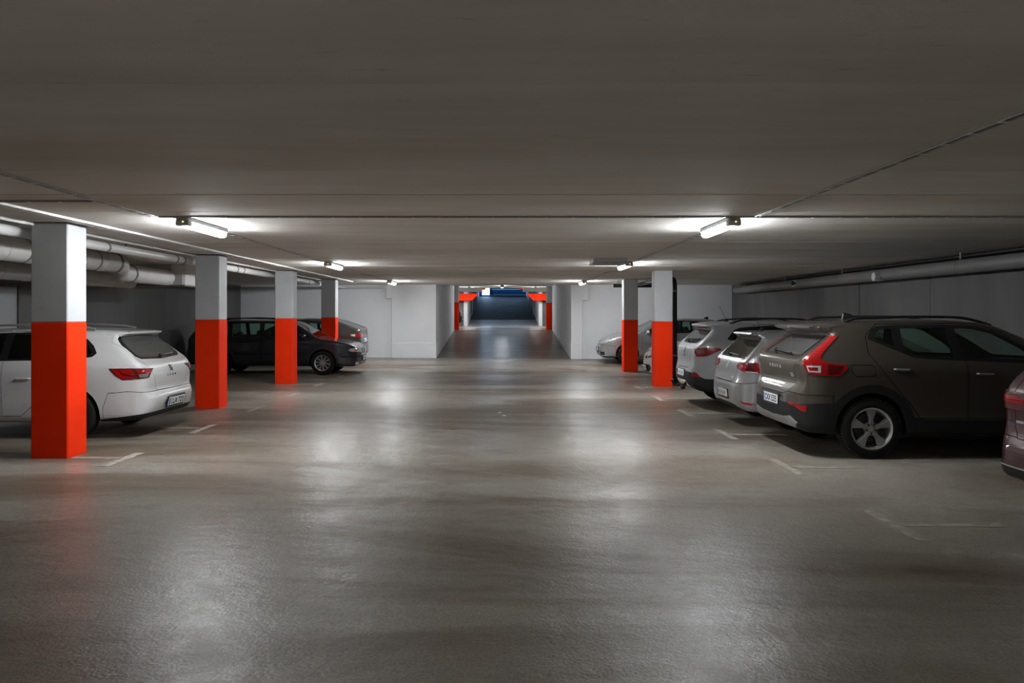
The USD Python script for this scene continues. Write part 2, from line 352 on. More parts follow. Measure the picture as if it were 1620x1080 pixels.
for side, xw, s in (('left', RXL, -1), ('right', RXR, 1)):
    w = thing('wall_tunnel_' + side, f'white tunnel wall on the {side} of the lower ramp', None, kind='structure')
    obj('wall_panel', bx(xw, xw+s*.3, YB+.25, YT, -.3, 3.5), 'wall_paint', w)
    obj('plinth', cbx(xw-s*.012, xw+s*.1, YB+.1, YT-.02, -.3, .66, .006), 'wall_paint', w)
    e = thing('wall_exit_' + side, f'white wall on the {side} of the exit ramp', None, kind='structure')
    obj('wall_panel', bx(xw, xw+s*.23, YU, YE+.6, ZT-.1, 6.2), 'wall_paint', e)
    obj('wall_upper', bx(xw+s*.23, s*9, YU, YU+.2, ZT-.1, 3.5), 'wall_paint_grey', e)
    obj('pilaster', bx(xw-s*.06, xw, 60, 60.4, ZT, 6.0), 'wall_paint', e)
    obj('pilaster', bx(xw-s*.06, xw, 68, 68.4, ZT, 6.0), 'wall_paint', e)
    obj('wall_upper_' + side, bx(s*9, s*9.2, YT, YU, ZT-.1, 3.5), 'wall_paint_grey', kind='structure', label=f'grey {side} wall of the upper hall')
    obj('wall_landing_' + side, bx(xw+s*.3, s*9, YT-.2, YT, ZT-.1, 3.5), 'wall_paint_grey', kind='structure', label=f'wall of the upper hall on the {side} of the tunnel mouth')
# ------------------------------------------------------------------ columns
def column(x0, x1, y0, y1, zf, zt, red, label, group='columns of the parking hall'):
    t = thing('concrete_column', label, 'column', ((x0+x1)/2, (y0+y1)/2, zf), group=group)
    hx, hy, h = (x1-x0)/2, (y1-y0)/2, zt - zf
    obj('white_shaft', cbx(-hx, hx, -hy, hy, red, h, .012), 'column_white', t)
    obj('red_base', cbx(-hx-.002, hx+.002, -hy-.002, hy+.002, -.01, red+.004, .012), 'column_red', t, label='bright orange-red painted lower part')
    obj('top_joint', bx(-hx-.004, hx+.004, -hy-.004, hy+.004, h-.014, h-.006), 'joint_grey', t)
    return t
CL = ['white and orange-red concrete column nearest on the left, in front of the white estate car',
      'white and orange-red concrete column second on the left, beside the rear of the dark estate car',
      'brightly lit white and orange-red column third on the left, in front of the dark estate car',
      'small dim grey and red column fourth on the left, behind the dark estate car']
for (yy, lb) in zip((8.88, 13.62, 18.4, 23.1), CL):
    column(-5.26, -4.85, yy, yy+.41, float(floor_z(-5, yy)), ZC, 1.515, lb)
for (yy, lb) in zip((18.4, 23.1), ['brightly lit white and orange-red column on the right, in front of the white hatchback',
                                   'dim grey and red column on the right, in front of the silver hatchback']):
    column(3.52, 3.93, yy, yy+.41, float(floor_z(3.6, yy)), ZC, 1.5, lb)
column(-2.58, -2.13, 38.5, 38.95, ZT, 3.34, 1.33, 'slim white and red column at the left of the head of the lower ramp')
column(2.13, 2.58, 38.5, 38.95, ZT, 3.34, 1.30, 'slim white and red column at the right of the head of the lower ramp')

# ------------------------------------------------------------------ LED battens
def half_round(w, h, n=10):
    pts = [(-w/2, 0)] + [(-w/2*math.cos(math.pi*k/n)**1.0 if False else -w/2*np.sign(math.cos(math.pi*k/n))*abs(math.cos(math.pi*k/n))**.6, -h*abs(math.sin(math.pi*k/n))**.6) for k in range(n+1)] + [(w/2, 0)]
    return Polygon(pts).buffer(0)
def batten(x, y, z, label, group='LED battens on the hall ceiling', n=1.16, glow='lamp_glow'):
    t = thing('ceiling_lamp', label, 'lamp', (x, y, z), group=group)
    obj('housing', cbx(-.066, .066, .0, n+.03, -.042, 0, .004), 'lamp_plastic', t)
    prof = half_round(.104, .066)
    m = trimesh.creation.extrude_polygon(prof, n-.05, engine='earcut'); V = np.array(m.vertices)
    m.vertices = np.stack([V[:, 0], V[:, 2]+.06, V[:, 1]-.041], 1)
    # the far end is a glowing rounded dome
    V = np.array(m.vertices); ends = [V]
    pr = np.array(prof.exterior.coords)[:-1]
    far = [np.c_[pr[:, 0]*k, np.full(len(pr), n + .01 + d), pr[:, 1]*k - .041] for k, d in ((1, 0), (.93, .02), (.75, .033), (.4, .04))]
    nearend = [np.c_[pr[:, 0], np.full(len(pr), .06), pr[:, 1] - .041]]
    m = Manifold.hull_points(np.vstack(nearend + far))
    obj('diffuser', m, glow, t, label='glowing white diffuser')
    obj('end_cap', Manifold.batch_hull([cbx(-.072, .072, -.035, .065, -.092, -.03, .012), cbx(-.06, .06, -.03, .06, -.034, -.01, .004)]), 'lamp_plastic', t)
    obj('sensor', trimesh.creation.icosphere(2, .009).apply_translation([.01, -.036, -.052]), 'sensor_yellow', t, label='tiny yellow indicator light')
    return t
for x, side in ((-3.38, 'left'), (2.45, 'right')):
    for y, w in ((8.43, 'nearest'), (15.4, 'second'), (23.75, 'farthest')):
        batten(x, y, ZC, f'{w} glowing LED batten in the {side} row on the hall ceiling')
batten(-.35, -1.3, ZC, 'LED batten over the aisle just behind the viewer', 'LED battens above the frame', glow='lamp_glow_dim')
batten(-.02, 36.55, 2.965, 'small LED batten under the lintel at the head of the lower ramp', glow='lamp_glow_ramp')
batten(-5.5, 44.2, 3.34, 'LED batten of the upper hall left of the ramp, out of sight', group='LED battens above the frame')
batten(5.5, 44.2, 3.34, 'LED batten of the upper hall right of the ramp, out of sight', group='LED battens above the frame')

# ------------------------------------------------------------------ cables and trunking on the ceiling
def conduit(pts, label, r=.0075, gap=.040, step=.28):
    t = thing('ceiling_conduit', label, 'conduit', pts[0])
    P = np.array(pts, float) - np.array(pts[0], float)
    d = P[-1]-P[0]; L = np.linalg.norm(d); d /= L; s = np.array([-d[1], d[0], 0])
    for k in (-.5, .5): obj('cable', tube([P[0]+s*gap*k, P[-1]+s*gap*k], r, 6), 'cable_pale', t)
    cl = []
    for i in range(int(L/step)):
        c = P[0] + d*(i+.5)*step
        b = trimesh.creation.box([.02, gap+.016, .004]); b.apply_transform(trimesh.transformations.rotation_matrix(math.atan2(d[1], d[0]), [0, 0, 1])); b.apply_translation(c + [0, 0, -r])
        cl.append(b)
    obj('clip_row', cat(cl), 'trunking_white', t, kind='stuff')
zc = ZC - .008
conduit([(2.66, 1.0, zc), (2.66, 8.30, zc)], 'pair of thin grey cables along the ceiling toward the nearest right lamp')
conduit([(2.53, 8.42, zc), (2.53, 26.5, zc)], 'pair of thin grey cables along the ceiling past the right lamps to the far wall')
conduit([(-3.64, 1.0, zc), (-3.64, 8.30, zc)], 'pair of thin grey cables along the ceiling toward the nearest left lamp')
conduit([(-3.47, 8.42, zc), (-3.47, 26.5, zc)], 'pair of thin grey cables along the ceiling past the left lamps to the far wall')
conduit([(-3.6, 8.36, zc), (7.85, 8.36, zc)], 'pair of grey cables crossing the ceiling from the nearest left lamp to the right')
conduit([(-8.9, 7.2, zc), (-3.72, 7.2, zc)], 'short pair of grey cables crossing the ceiling at the left above the first column')
t = thing('cable_trunking', 'white double trunking along the ceiling right beside the left columns', 'trunking', (-4.62, 0, ZC-.004))
for dx in (-.035, .035): obj('channel', cbx(dx-.022, dx+.022, 1.0, 24.3, -.028, 0, .004), 'trunking_white', t)
obj('joint_cover', cat([cbx(-.062, .062, yy, yy+.05, -.033, 0, .003) for yy in np.arange(3.2, 24, 3.0)]), 'trunking_white', t, kind='stuff')

# ------------------------------------------------------------------ ducts and pipes on the left
def rings(path, r, step, w=.012, sides=24):
    P = np.asarray(path, float); out = []
    for a, b in zip(P, P[1:]):
        L = np.linalg.norm(b-a)
        if L < step*.6: continue
        d = (b-a)/L
        for k in range(1, int(L/step)+1):
            c = a + d*k*step
            if k*step < L: out.append(tube([c - d*w/2, c + d*w/2], r, sides))
    return out
t = thing('ventilation_duct', 'thick pale round ventilation duct with an elbow hanging above the white estate car', 'duct')
p = bend([(-6.3, 5.0, 2.444), (-6.3, 13.1, 2.444), (-6.87, 14.25, 2.36), (-6.87, 16.31, 2.36)], .34, 6)
obj('duct_run', tube(p, .16, 28), 'duct_white', t, smooth=50)
obj('seam_ring', cat(rings([(-6.3, 5, 2.444), (-6.3, 12.7, 2.444)], .166, .62)), 'duct_white', t, kind='stuff')
for (a, b) in (((-6.3, 12.86, 2.444), (-6.3, 12.92, 2.444)), ((-6.87, 14.62, 2.36), (-6.87, 14.68, 2.36))): obj('collar', tube([a, b], .170, 28), 'duct_grey', t)
for yy in (6.5, 8.2, 10.4, 12.2): obj('hanger', cat(bx(-6.31, -6.29, yy, yy+.03, 2.59, ZC), tube([(-6.3, yy, 2.444), (-6.3, yy+.03, 2.444)], .168, 28)), 'steel_grey', t)
t = thing('ventilation_duct', 'lower round ventilation duct running below and behind the thick one', 'duct')
obj('duct_run', tube(bend([(-7.62, 5.0, 2.28), (-7.62, 16.31, 2.28)], .3), .14, 26), 'duct_white', t, smooth=50)
obj('seam_ring', cat(rings([(-7.62, 5, 2.28), (-7.62, 16, 2.28)], .146, .7)), 'duct_white', t, kind='stuff')
for yy in (6.5, 9.2, 12.0, 14.9): obj('hanger', bx(-7.63, -7.61, yy, yy+.03, 2.41, ZC), 'steel_grey', t)
t = thing('ventilation_box', 'large pale rectangular plenum box at the end of the round ducts on the left', 'ventilation box', (-7.75, 17.0, 2.19))
obj('casing', cbx(-1.27, 1.22, -.65, .75, 0.03, .44, .006), 'duct_white', t)
obj('flange', cat(cbx(-1.27, 1.235, -.665, .765, 0.0, .03, .004)), 'duct_grey', t)
for xx in (.62, .95, 1.16): obj('rib', cbx(xx, xx+.03, -.67, -.645, .03, .44, .003), 'duct_white', t)
for yy in (-.645, .05, .715): obj('rib', cbx(1.215, 1.232, yy, yy+.03, .03, .44, .003), 'duct_white', t)

t = thing('water_pipe', 'white lagged pipe below the ceiling behind the left columns', 'pipe')
obj('pipe_run', tube([(-5.44, 3.0, 2.53), (-5.44, 24.4, 2.53)], .062, 20), 'pipe_white', t, smooth=50)
obj('thin_run', tube(bend([(-5.44, 24.3, 2.53), (-5.44, 27.30, 2.54), (-4.1, 27.30, 2.54)], .15), .036, 14), 'pipe_white', t, smooth=50)
for yy in (7.2, 10.9, 13.2, 13.5, 16.2, 16.6, 19.6, 22.2): obj('pipe_collar', tube([(-5.44, yy, 2.53), (-5.44, yy+.05, 2.53)], .069, 20), 'duct_grey', t)
for yy in (8.2, 11.5, 14.4, 17.2, 20.4, 23): obj('hanger', bx(-5.45, -5.43, yy, yy+.02, 2.57, ZC), 'steel_grey', t)
t = thing('water_pipe', 'thin white pipe tight under the ceiling beside the lagged pipe', 'pipe')
obj('pipe_run', tube([(-5.24, 3.0, 2.612), (-5.24, 24.2, 2.612)], .02, 12), 'pipe_white', t, smooth=50)
for yy in (7.4, 9.6, 11.9, 14.2, 16.5, 18.8, 21.1): obj('hanger', bx(-5.265, -5.215, yy, yy+.025, 2.585, ZC), 'steel_grey', t)
t = thing('junction_box', 'small dark box high on the left wall beyond the second column', 'junction box', (XL, 24.6, 2.46))
obj('cover', cbx(0, .12, -.14, .14, -.1, .1, .01), 'box_grey', t)
obj('gland', tube([(.05, 0, .09), (.05, 0, .17)], .02, 10), 'cable_grey', t)

# ------------------------------------------------------------------ right side
t = thing('wall_pipe', 'long fat pale pipe along the top of the right wall', 'pipe')
obj('pipe_run', tube([(7.60, 1.0, 2.40), (7.60, 25.2, 2.40), (7.60, 25.9, 2.40)], .118, 24), 'duct_grey', t, smooth=50)
for yy in (6.0, 9.2, 13.2, 17.8, 21.4, 25.0): obj('bracket', cat(tube([(7.60, yy, 2.40), (7.60, yy+.04, 2.40)], .124, 24), bx(7.7, XR, yy, yy+.04, 2.38, 2.42), bx(7.59, 7.61, yy, yy+.03, 2.51, ZC)), 'steel_grey', t)
obj('gap_shadow', tube([(7.74, 1.0, 2.585), (7.74, 25.9, 2.585)], .03, 12), 'pipe_black', t, smooth=50, label='thin dark strip standing in for the shadow in the gap above')  # black run modelled as the shadow between the fat pipe and the ceiling
t = thing('valve_box', 'pale round-capped valve box on the right wall pipe', 'valve', (7.46, 15.85, 2.36))
obj('cap', tube([(-.08, 0, 0), (.02, 0, 0)], .085, 20), 'pipe_white', t, smooth=40)
obj('body', cbx(-.02, .1, -.06, .16, -.09, .09, .01), 'box_grey', t)
t = thing('valve_box', 'small dark valve on the right wall pipe near the far end', 'valve', (7.46, 20.4, 2.41))
obj('cap', tube([(-.06, 0, 0), (.02, 0, 0)], .06, 16), 'pipe_black', t, smooth=40)
obj('body', cbx(-.02, .1, -.05, .12, -.09, .09, .01), 'box_grey', t)

t = thing('drain_pipe', 'black cast drain pipe standing behind the lit right column and running back under the ceiling', 'drain pipe')
P = bend([(4.10, 18.96, float(floor_z(4.1, 19))), (4.10, 18.96, 2.43), (4.10, 19.5, 2.52), (4.06, 23.62, 2.50)], .16, 6)
obj('pipe_run', tube(P, .052, 18), 'pipe_black', t, smooth=50)
obj('branch_run', tube([(3.30, 23.75, 2.47), (4.55, 23.75, 2.47)], .055, 18), 'pipe_black', t, smooth=50)
for zz in (.62, 2.15): obj('pipe_clamp', tube([(4.10, 18.96, zz), (4.10, 18.96, zz+.035)], .060, 18), 'steel_grey', t)
for yy in (20.2, 22.4): obj('pipe_clamp', tube([(4.08, yy, 2.515), (4.08, yy+.04, 2.515)], .060, 18), 'steel_grey', t)
for xx in (3.42, 4.4): obj('hanger', bx(xx, xx+.02, 23.74, 23.76, 2.5, ZC), 'steel_grey', t)

t = thing('ceiling_vent', 'flat pale ventilation box hanging under the ceiling just before the second right lamp', 'ventilation box', (1.96, 14.6, ZC))
obj('casing', cbx(-.31, .31, -.12, .45, -.085, 0, .008), 'box_grey', t)
obj('flange', cbx(-.325, .325, -.135, .465, -.100, -.083, .004), 'steel_grey', t)
obj('grille', cat([cbx(-.28+.07*k, -.25+.07*k, -.08, .41, -.104, -.098, .001) for k in range(8)]), 'cable_grey', t)

# ------------------------------------------------------------------ beyond the ramp
def prism_xz(pts, y0, y1):
    m = trimesh.creation.extrude_polygon(Polygon(pts), y1-y0, engine='earcut'); V = np.array(m.vertices)
    m.vertices = np.stack([V[:, 0], V[:, 2] + y0, V[:, 1]], 1)
    if m.volume < 0: m.invert()
    return m
for s, side in ((-1, 'left'), (1, 'right')):
    t = thing('red_haunch', f'orange-red painted beam with a chamfered end over the {side} wall of the exit ramp', 'beam', (s*2.4, YU-.15, 2.53))
    obj('beam', prism_xz([(-1.6 if s < 0 else 1.6, 0), (-1.6 if s < 0 else 1.6, .44), (-s*.84, .44), (-s*.42, 0)], -.25, .1), 'column_red', t)
    obj('beam_edge', prism_xz([(-s*.10, 0.0), (-s*.10, .45), (-s*.86, .45), (-s*.44, 0.0)], .1, .12), 'column_red', t)
    t = thing('white_beam', f'white boxed duct across the {side} of the upper hall below its ceiling', 'duct', (s*2.5, 48.0, 3.0))
    obj('casing', cbx(-1.8 if s < 0 else -1.26, 1.27 if s < 0 else 1.8, 0, .5, 0, .27, .01), 'beam_white', t)
    obj('flange', cat([bx(xx, xx+.03, -.012, .5, -.01, .28) for xx in (-.9, .0, .9)]), 'beam_white', t)
    t = batten(s*2.05, 48.9, 3.34, f'small upper hall lamp above the white boxed duct on the {side}')
    t = thing('red_corner', f'small red painted chamfer where the soffit meets the {side} end of the white duct', 'beam', (s*1.17, 52.2, 3.26))
    obj('chamfer', prism_xz([(s*.25, 0), (s*.25, .2), (-s*.16, .2), (0, .0)], 0, .12), 'column_red', t)

gate = thing('door_2', 'blue sectional gate at the head of the exit ramp', None, loc=(0, YE, ZE), kind='structure')
for k in range(3): obj('gate_panel', cbx(-1.16, 2.34, .02, .08, .10+.585*k, .10+.585*k+.575, .012), 'gate_blue', gate)
obj('gate_seal', bx(-1.16, 2.34, .0, .09, .0, .095), 'gate_rubber', gate)
obj('gate_frame', cat(bx(-1.28, -1.16, -.03, .12, 0, 2.6), bx(-2.30, -1.99, -.03, .12, 0, 2.6), bx(-1.99, -1.28, -.03, .12, 0, .12), bx(-1.28, 2.36, .0, .12, 1.86, 1.95)), 'gate_blue', gate)
obj('gate_motor', cat(cbx(-1.10, -1.02, -.06, .02, .25, 1.0, .01), cbx(-1.12, -.9, -.05, .02, .18, .32, .01)), 'gate_rubber', gate)
w1 = thing('window_1', 'bright daylit glazed side door left of the blue gate', None, loc=(-1.635, YE, ZE), kind='structure')
obj('pane', bx(-.355, .355, .03, .05, .12, 2.4), 'day_glass', w1)
w2 = thing('window_2', 'row of daylit glass above the blue gate', None, loc=(.6, YE, ZE+1.95), kind='structure')
for k in range(3): obj('pane', bx(-1.86+1.2*k, -.70+1.2*k, .03, .05, .02, .6), 'day_glass', w2)
obj('wall_gate', cat(bx(RXL-.3, -2.30, YE, YE+.3, ZE-.2, 6.3), bx(RXL-.3, RXR+.3, YE+.09, YE+.3, ZE+2.6, 6.3)), 'wall_paint', kind='structure', label='wall around the blue gate')

# small litter on the floor of the aisle
for k, (px, py, a) in enumerate(((-.05, 13.28, .3), (.03, 12.86, 1.2))):
    tag(obj('paper_scrap', cat(Manifold.hull_points(np.array([(px + math.cos(a+q)*r, py + math.sin(a+q)*r, float(floor_z(px, py)) + h) for q, r, h in ((0, .05, .003), (1.3, .03, .012), (2.6, .045, .004), (3.9, .025, .003), (5.1, .04, .008), (.6, .02, .016))]))), 'trunking_white'),
        ['tiny white paper scrap on the aisle floor, the farther of two', 'tiny white paper scrap on the aisle floor, the nearer of two'][k], 'litter')
# ------------------------------------------------------------------ car materials
def paint(name, c, metal=0.0, rough=0.35, coat=1.0, flake=0.0):
    mat(name, {'n': ('noise_texture', {'scale': 900, 'detail': 1}), 'tc': ('texture_coordinate', {}),
               'b': ('bump', {'strength': flake, 'distance': .0005}),
               'p': ('principled_bsdf', dict(base_color=c, metallic=metal, roughness=rough, coat_weight=coat, coat_roughness=.04))},
        [('tc.object', 'n.vector'), ('n.fac', 'b.height'), ('b.normal', 'p.normal')])
paint('paint_white', (.55, .55, .55), 0, .4)
paint('paint_beige_grey', (.120, .105, .088), .78, .42, flake=.05)
paint('paint_silver', (.47, .475, .485), .8, .36, flake=.05)
paint('paint_silver_dull', (.40, .405, .41), .75, .4, flake=.05)
paint('paint_pale_grey', (.35, .365, .38), .3, .4)
paint('paint_navy', (.005, .007, .013), .1, .4)
paint('paint_charcoal', (.055, .05, .046), .55, .38)
paint('paint_wine', (.036, .002, .004), .2, .36, coat=.4)
plain('trim_black', (.014, .014, .015), .35)
plain('trim_gloss', (.008, .008, .009), .12, coat=.5)
plain('cladding', (.011, .0115, .0125), .6, spec=.3)
plain('skid_silver', (.36, .365, .37), .4, .5)
plain('chrome', (.72, .72, .72), .12, 1.0)
plain('letter_silver', (.62, .62, .62), .35, .3)
plain('tyre_rubber', (.008, .008, .0075), .8, spec=.25)
plain('tread_rubber', (.06, .05, .034), .85)
plain('rim_silver', (.46, .46, .46), .35, .75)
plain('rim_dark', (.05, .05, .05), .5, .4)
plain('cabin_cloth', (.020, .020, .021), .9)
plain('seat_cloth', (.035, .034, .033), .9)
plain('plate_white', (.78, .79, .80), .4)
plain('plate_blue', (.01, .09, .45), .4)
plain('plate_black', (.012, .012, .014), .5)
def lens(name, c, dark):
    mat(name, {'g': ('geometry', {}), 'm': ('mapping', {'scale': (1, 1, 1)}), 'w': ('wave_texture', {'bands_direction': 'z', 'scale': 16}), 'v': ('voronoi_texture', {'scale': 45}), 'r': ('rgb_ramp', {'ramp': [(0, dark), (.35, dark), (.8, c), (1, c)]}),
        'b': ('bump', {'strength': .25, 'distance': .004}), 'p': ('principled_bsdf', dict(roughness=.2, coat_weight=1.0, coat_roughness=.02, specular_ior_level=.5))},
        [('g.position', 'w.vector'), ('g.position', 'v.vector'), ('w.fac', 'r.fac'), ('r.color', 'p.base_color'), ('v.distance', 'b.height'), ('b.normal', 'p.normal')])
lens('lamp_red', (.40, .006, .006), (.16, .003, .004))
lens('lamp_red_dark', (.13, .003, .005), (.05, .002, .003))
plain('lamp_clear', (.62, .63, .64), .12, .35, coat=1.0)
plain('lamp_smoke', (.20, .19, .19), .12, .3, coat=1.0)
plain('lamp_amber', (.45, .10, .02), .2, coat=1.0)
plain('mirror_silver', (.85, .86, .87), .04, 1.0)
SCHLICK = {'lw': ('layer_weight', {'blend': .5}), 'pw': ('math', {'math_type': 'power', 'value2': 5.0}), 'f': ('math', {'math_type': 'multiply_add', 'value2': .9, 'value3': .045})}
SCHLICK_LINKS = [('lw.facing', 'pw.value1'), ('pw.value', 'f.value1'), ('f.value', 'x.fac')]
def pane_mat(name, tint):
    mat(name, {'t': ('transparent_bsdf', {'color': tint}), 'g': ('glossy_bsdf', {'color': (1, 1, 1), 'roughness': .03}), 'x': ('mix_closure', {}), **SCHLICK},
        [('t.BSDF', 'x.closure1'), ('g.BSDF', 'x.closure2')] + SCHLICK_LINKS, 'x.closure')
pane_mat('glass_green', (.70, .83, .78))
pane_mat('glass_clear', (.88, .95, .925))
pane_mat('glass_dark', (.30, .33, .33))
mat('glass_dusty', {'t': ('transparent_bsdf', {'color': (.34, .36, .36)}), 'd': ('principled_bsdf', {'base_color': (.26, .255, .245), 'roughness': .55}),
    'g': ('glossy_bsdf', {'roughness': .06}), 'm': ('mix_closure', {'fac': .28}), 'x': ('mix_closure', {}), **SCHLICK},
    [('t.BSDF', 'm.closure1'), ('d.BSDF', 'm.closure2'), ('m.closure', 'x.closure1'), ('g.BSDF', 'x.closure2')] + SCHLICK_LINKS, 'x.closure')

# ------------------------------------------------------------------ car bodies: rounded intersections of side, plan and front outlines
from scipy.spatial import cKDTree
from scipy.ndimage import map_coordinates

def fair(pts, closed, step=.03, it=4):
    P = np.asarray(pts, float)
    if closed: P = np.vstack([P, P[:1]])
    seg = np.linalg.norm(np.diff(P, axis=0), axis=1); s = np.r_[0, np.cumsum(seg)]
    n = max(8, int(s[-1]/step)); t = np.linspace(0, s[-1], n, endpoint=not closed)
    Q = np.stack([np.interp(t, s, P[:, k]) for k in range(2)], 1)
    for _ in range(it):
        if closed: Q = .5*Q + .25*np.roll(Q, 1, 0) + .25*np.roll(Q, -1, 0)
        else: Q[1:-1] = .5*Q[1:-1] + .25*Q[:-2] + .25*Q[2:]
    return Q

class Field2:
    """Signed distance to a closed outline on a fine grid."""
    def __init__(self, Q, lo, hi, h=.012):
        self.lo, self.h = np.array(lo, float), h
        nx, ny = int((hi[0]-lo[0])/h)+2, int((hi[1]-lo[1])/h)+2
        X, Y = np.meshgrid(lo[0]+h*np.arange(nx), lo[1]+h*np.arange(ny), indexing='ij'); p = np.stack([X.ravel(), Y.ravel()], 1)
        S = []
        for a, b in zip(Q, np.roll(Q, -1, 0)):
            k = max(1, int(np.linalg.norm(b-a)/.02)); S.append(a + (b-a)*(np.arange(k)/k)[:, None])
        S = np.vstack(S); _, i = cKDTree(S).query(p)
        d = np.full(len(p), 9.0)
        for o in (-1, 0):
            a, b = S[(i+o) % len(S)], S[(i+o+1) % len(S)]; ab = b-a
            t = np.clip(((p-a)*ab).sum(1)/np.maximum((ab*ab).sum(1), 1e-12), 0, 1)
            d = np.minimum(d, np.linalg.norm(p - a - ab*t[:, None], axis=1))
        ins = shapely.contains_xy(Polygon(Q), p[:, 0], p[:, 1])
        self.g = np.where(ins, -d, d).reshape(nx, ny)
    def __call__(self, a, b):
        return map_coordinates(self.g, [(np.asarray(a)-self.lo[0])/self.h, (np.asarray(b)-self.lo[1])/self.h], order=1, mode='nearest')

def smax(a, b, k):
    m = np.maximum(k - np.abs(a-b), 0)/k
    return np.maximum(a, b) + m*m*k*.25

def surface_net(val, lo, h):
    ins = val < 0; nx, ny, nz = val.shape
    c = [(i, j, k) for i in (0, 1) for j in (0, 1) for k in (0, 1)]
    sl = lambda A, o: A[o[0]:nx-1+o[0], o[1]:ny-1+o[1], o[2]:nz-1+o[2]]
    n = sum(sl(ins, o).astype(np.int8) for o in c)
    act = (n > 0) & (n < 8); idx = np.full(act.shape, -1, np.int64); idx[act] = np.arange(act.sum())
    ijk = np.argwhere(act); cv = np.stack([sl(val, o)[act] for o in c], 1)
    acc = np.zeros((len(ijk), 3)); cnt = np.zeros(len(ijk))
    C = np.array(c, float)
    for a in range(8):
        for b in range(a+1, 8):
            if np.abs(C[a]-C[b]).sum() == 1:
                x = (cv[:, a] < 0) != (cv[:, b] < 0); t = cv[x, a]/(cv[x, a]-cv[x, b])
                acc[x] += C[a] + (C[b]-C[a])*t[:, None]; cnt[x] += 1
    V = (ijk + acc/cnt[:, None])*h + lo; F = []
    for ax in range(3):
        u, v = (ax+1) % 3, (ax+2) % 3
        s0 = [slice(1, -1)]*3; s0[ax] = slice(0, -1); s1 = list(s0); s1[ax] = slice(1, None)
        A, B = ins[tuple(s0)], ins[tuple(s1)]
        e = np.argwhere(A != B); flip = A[A != B]
        base = e.copy(); base[:, u] += 1; base[:, v] += 1
        q = []
        for du, dv in ((0, 0), (-1, 0), (-1, -1), (0, -1)):
            w = base.copy(); w[:, u] += du; w[:, v] += dv; q.append(idx[w[:, 0], w[:, 1], w[:, 2]])
        q = np.stack(q, 1); q[~flip] = q[~flip][:, ::-1]
        F.append(np.vstack([q[:, [0, 1, 2]], q[:, [0, 2, 3]]]))
    return V, np.vstack(F)

def mirror_poly(P):  # half outline at y>=0 -> whole
    P = [tuple(p) for p in P]
    return Polygon(P + [(-a, b) for a, b in P[::-1]]).buffer(0)

def extr(poly, d):
    """Extrudes a shapely polygon (u, v) by d along w: vertices (u, v, w)."""
    polys = [poly] if poly.geom_type == 'Polygon' else [g for g in poly.geoms if g.geom_type == 'Polygon']
    out = Manifold()
    for g in polys:
        rings_ = [np.array(g.exterior.coords)[:-1]] + [np.array(r.coords)[:-1] for r in g.interiors]
        out = out + Manifold.extrude(CrossSection(rings_, m3.FillRule.EvenOdd), d)
    return out

def region(kind, poly, lo, hi, sides=(1, -1), theta=0):
    """A solid over a drawn outline. side: (x, z); rear/front: (y, z), y >= 0 mirrored when sides has both; top: (x, y); corner: (u, z) seen from theta degrees round from the rear."""
    if not hasattr(poly, 'geom_type'): poly = Polygon(poly).buffer(0)
    out = Manifold()
    for s in sides:
        m = extr(poly, hi-lo)
        if kind == 'side': M = [[1, 0, 0, 0], [0, 0, s, s*lo], [0, 1, 0, 0]]
        elif kind in ('rear', 'front'): M = [[0, 0, 1, lo], [s, 0, 0, 0], [0, 1, 0, 0]]
        elif kind == 'top': M = [[1, 0, 0, 0], [0, s, 0, 0], [0, 0, 1, lo]]
        else:
            a = math.radians(theta); e, d = (math.sin(a), math.cos(a)), (-math.cos(a), math.sin(a))
            if kind == 'fcorner': e, d = (-e[0], e[1]), (-d[0], d[1])
            ox = L_NOW if kind == 'fcorner' else 0
            M = [[e[0], 0, d[0], ox + d[0]*lo], [s*e[1], 0, s*d[1], s*d[1]*lo], [0, 1, 0, 0]]
        M = np.array(M, float)
        m = m.transform(M)
        if m.volume() < 0 or np.linalg.det(M[:, :3]) < 0: m = fix(m)
        out = out + m
    return out

def fix(m):
    me = m.to_mesh(); v, f = me.vert_properties[:, :3], me.tri_verts
    t = trimesh.Trimesh(v, f, process=False)
    if t.volume < 0: return Manifold(m3.Mesh(np.ascontiguousarray(v, np.float32), np.ascontiguousarray(f[:, ::-1], np.uint32)))
    return m
L_NOW = 4.4

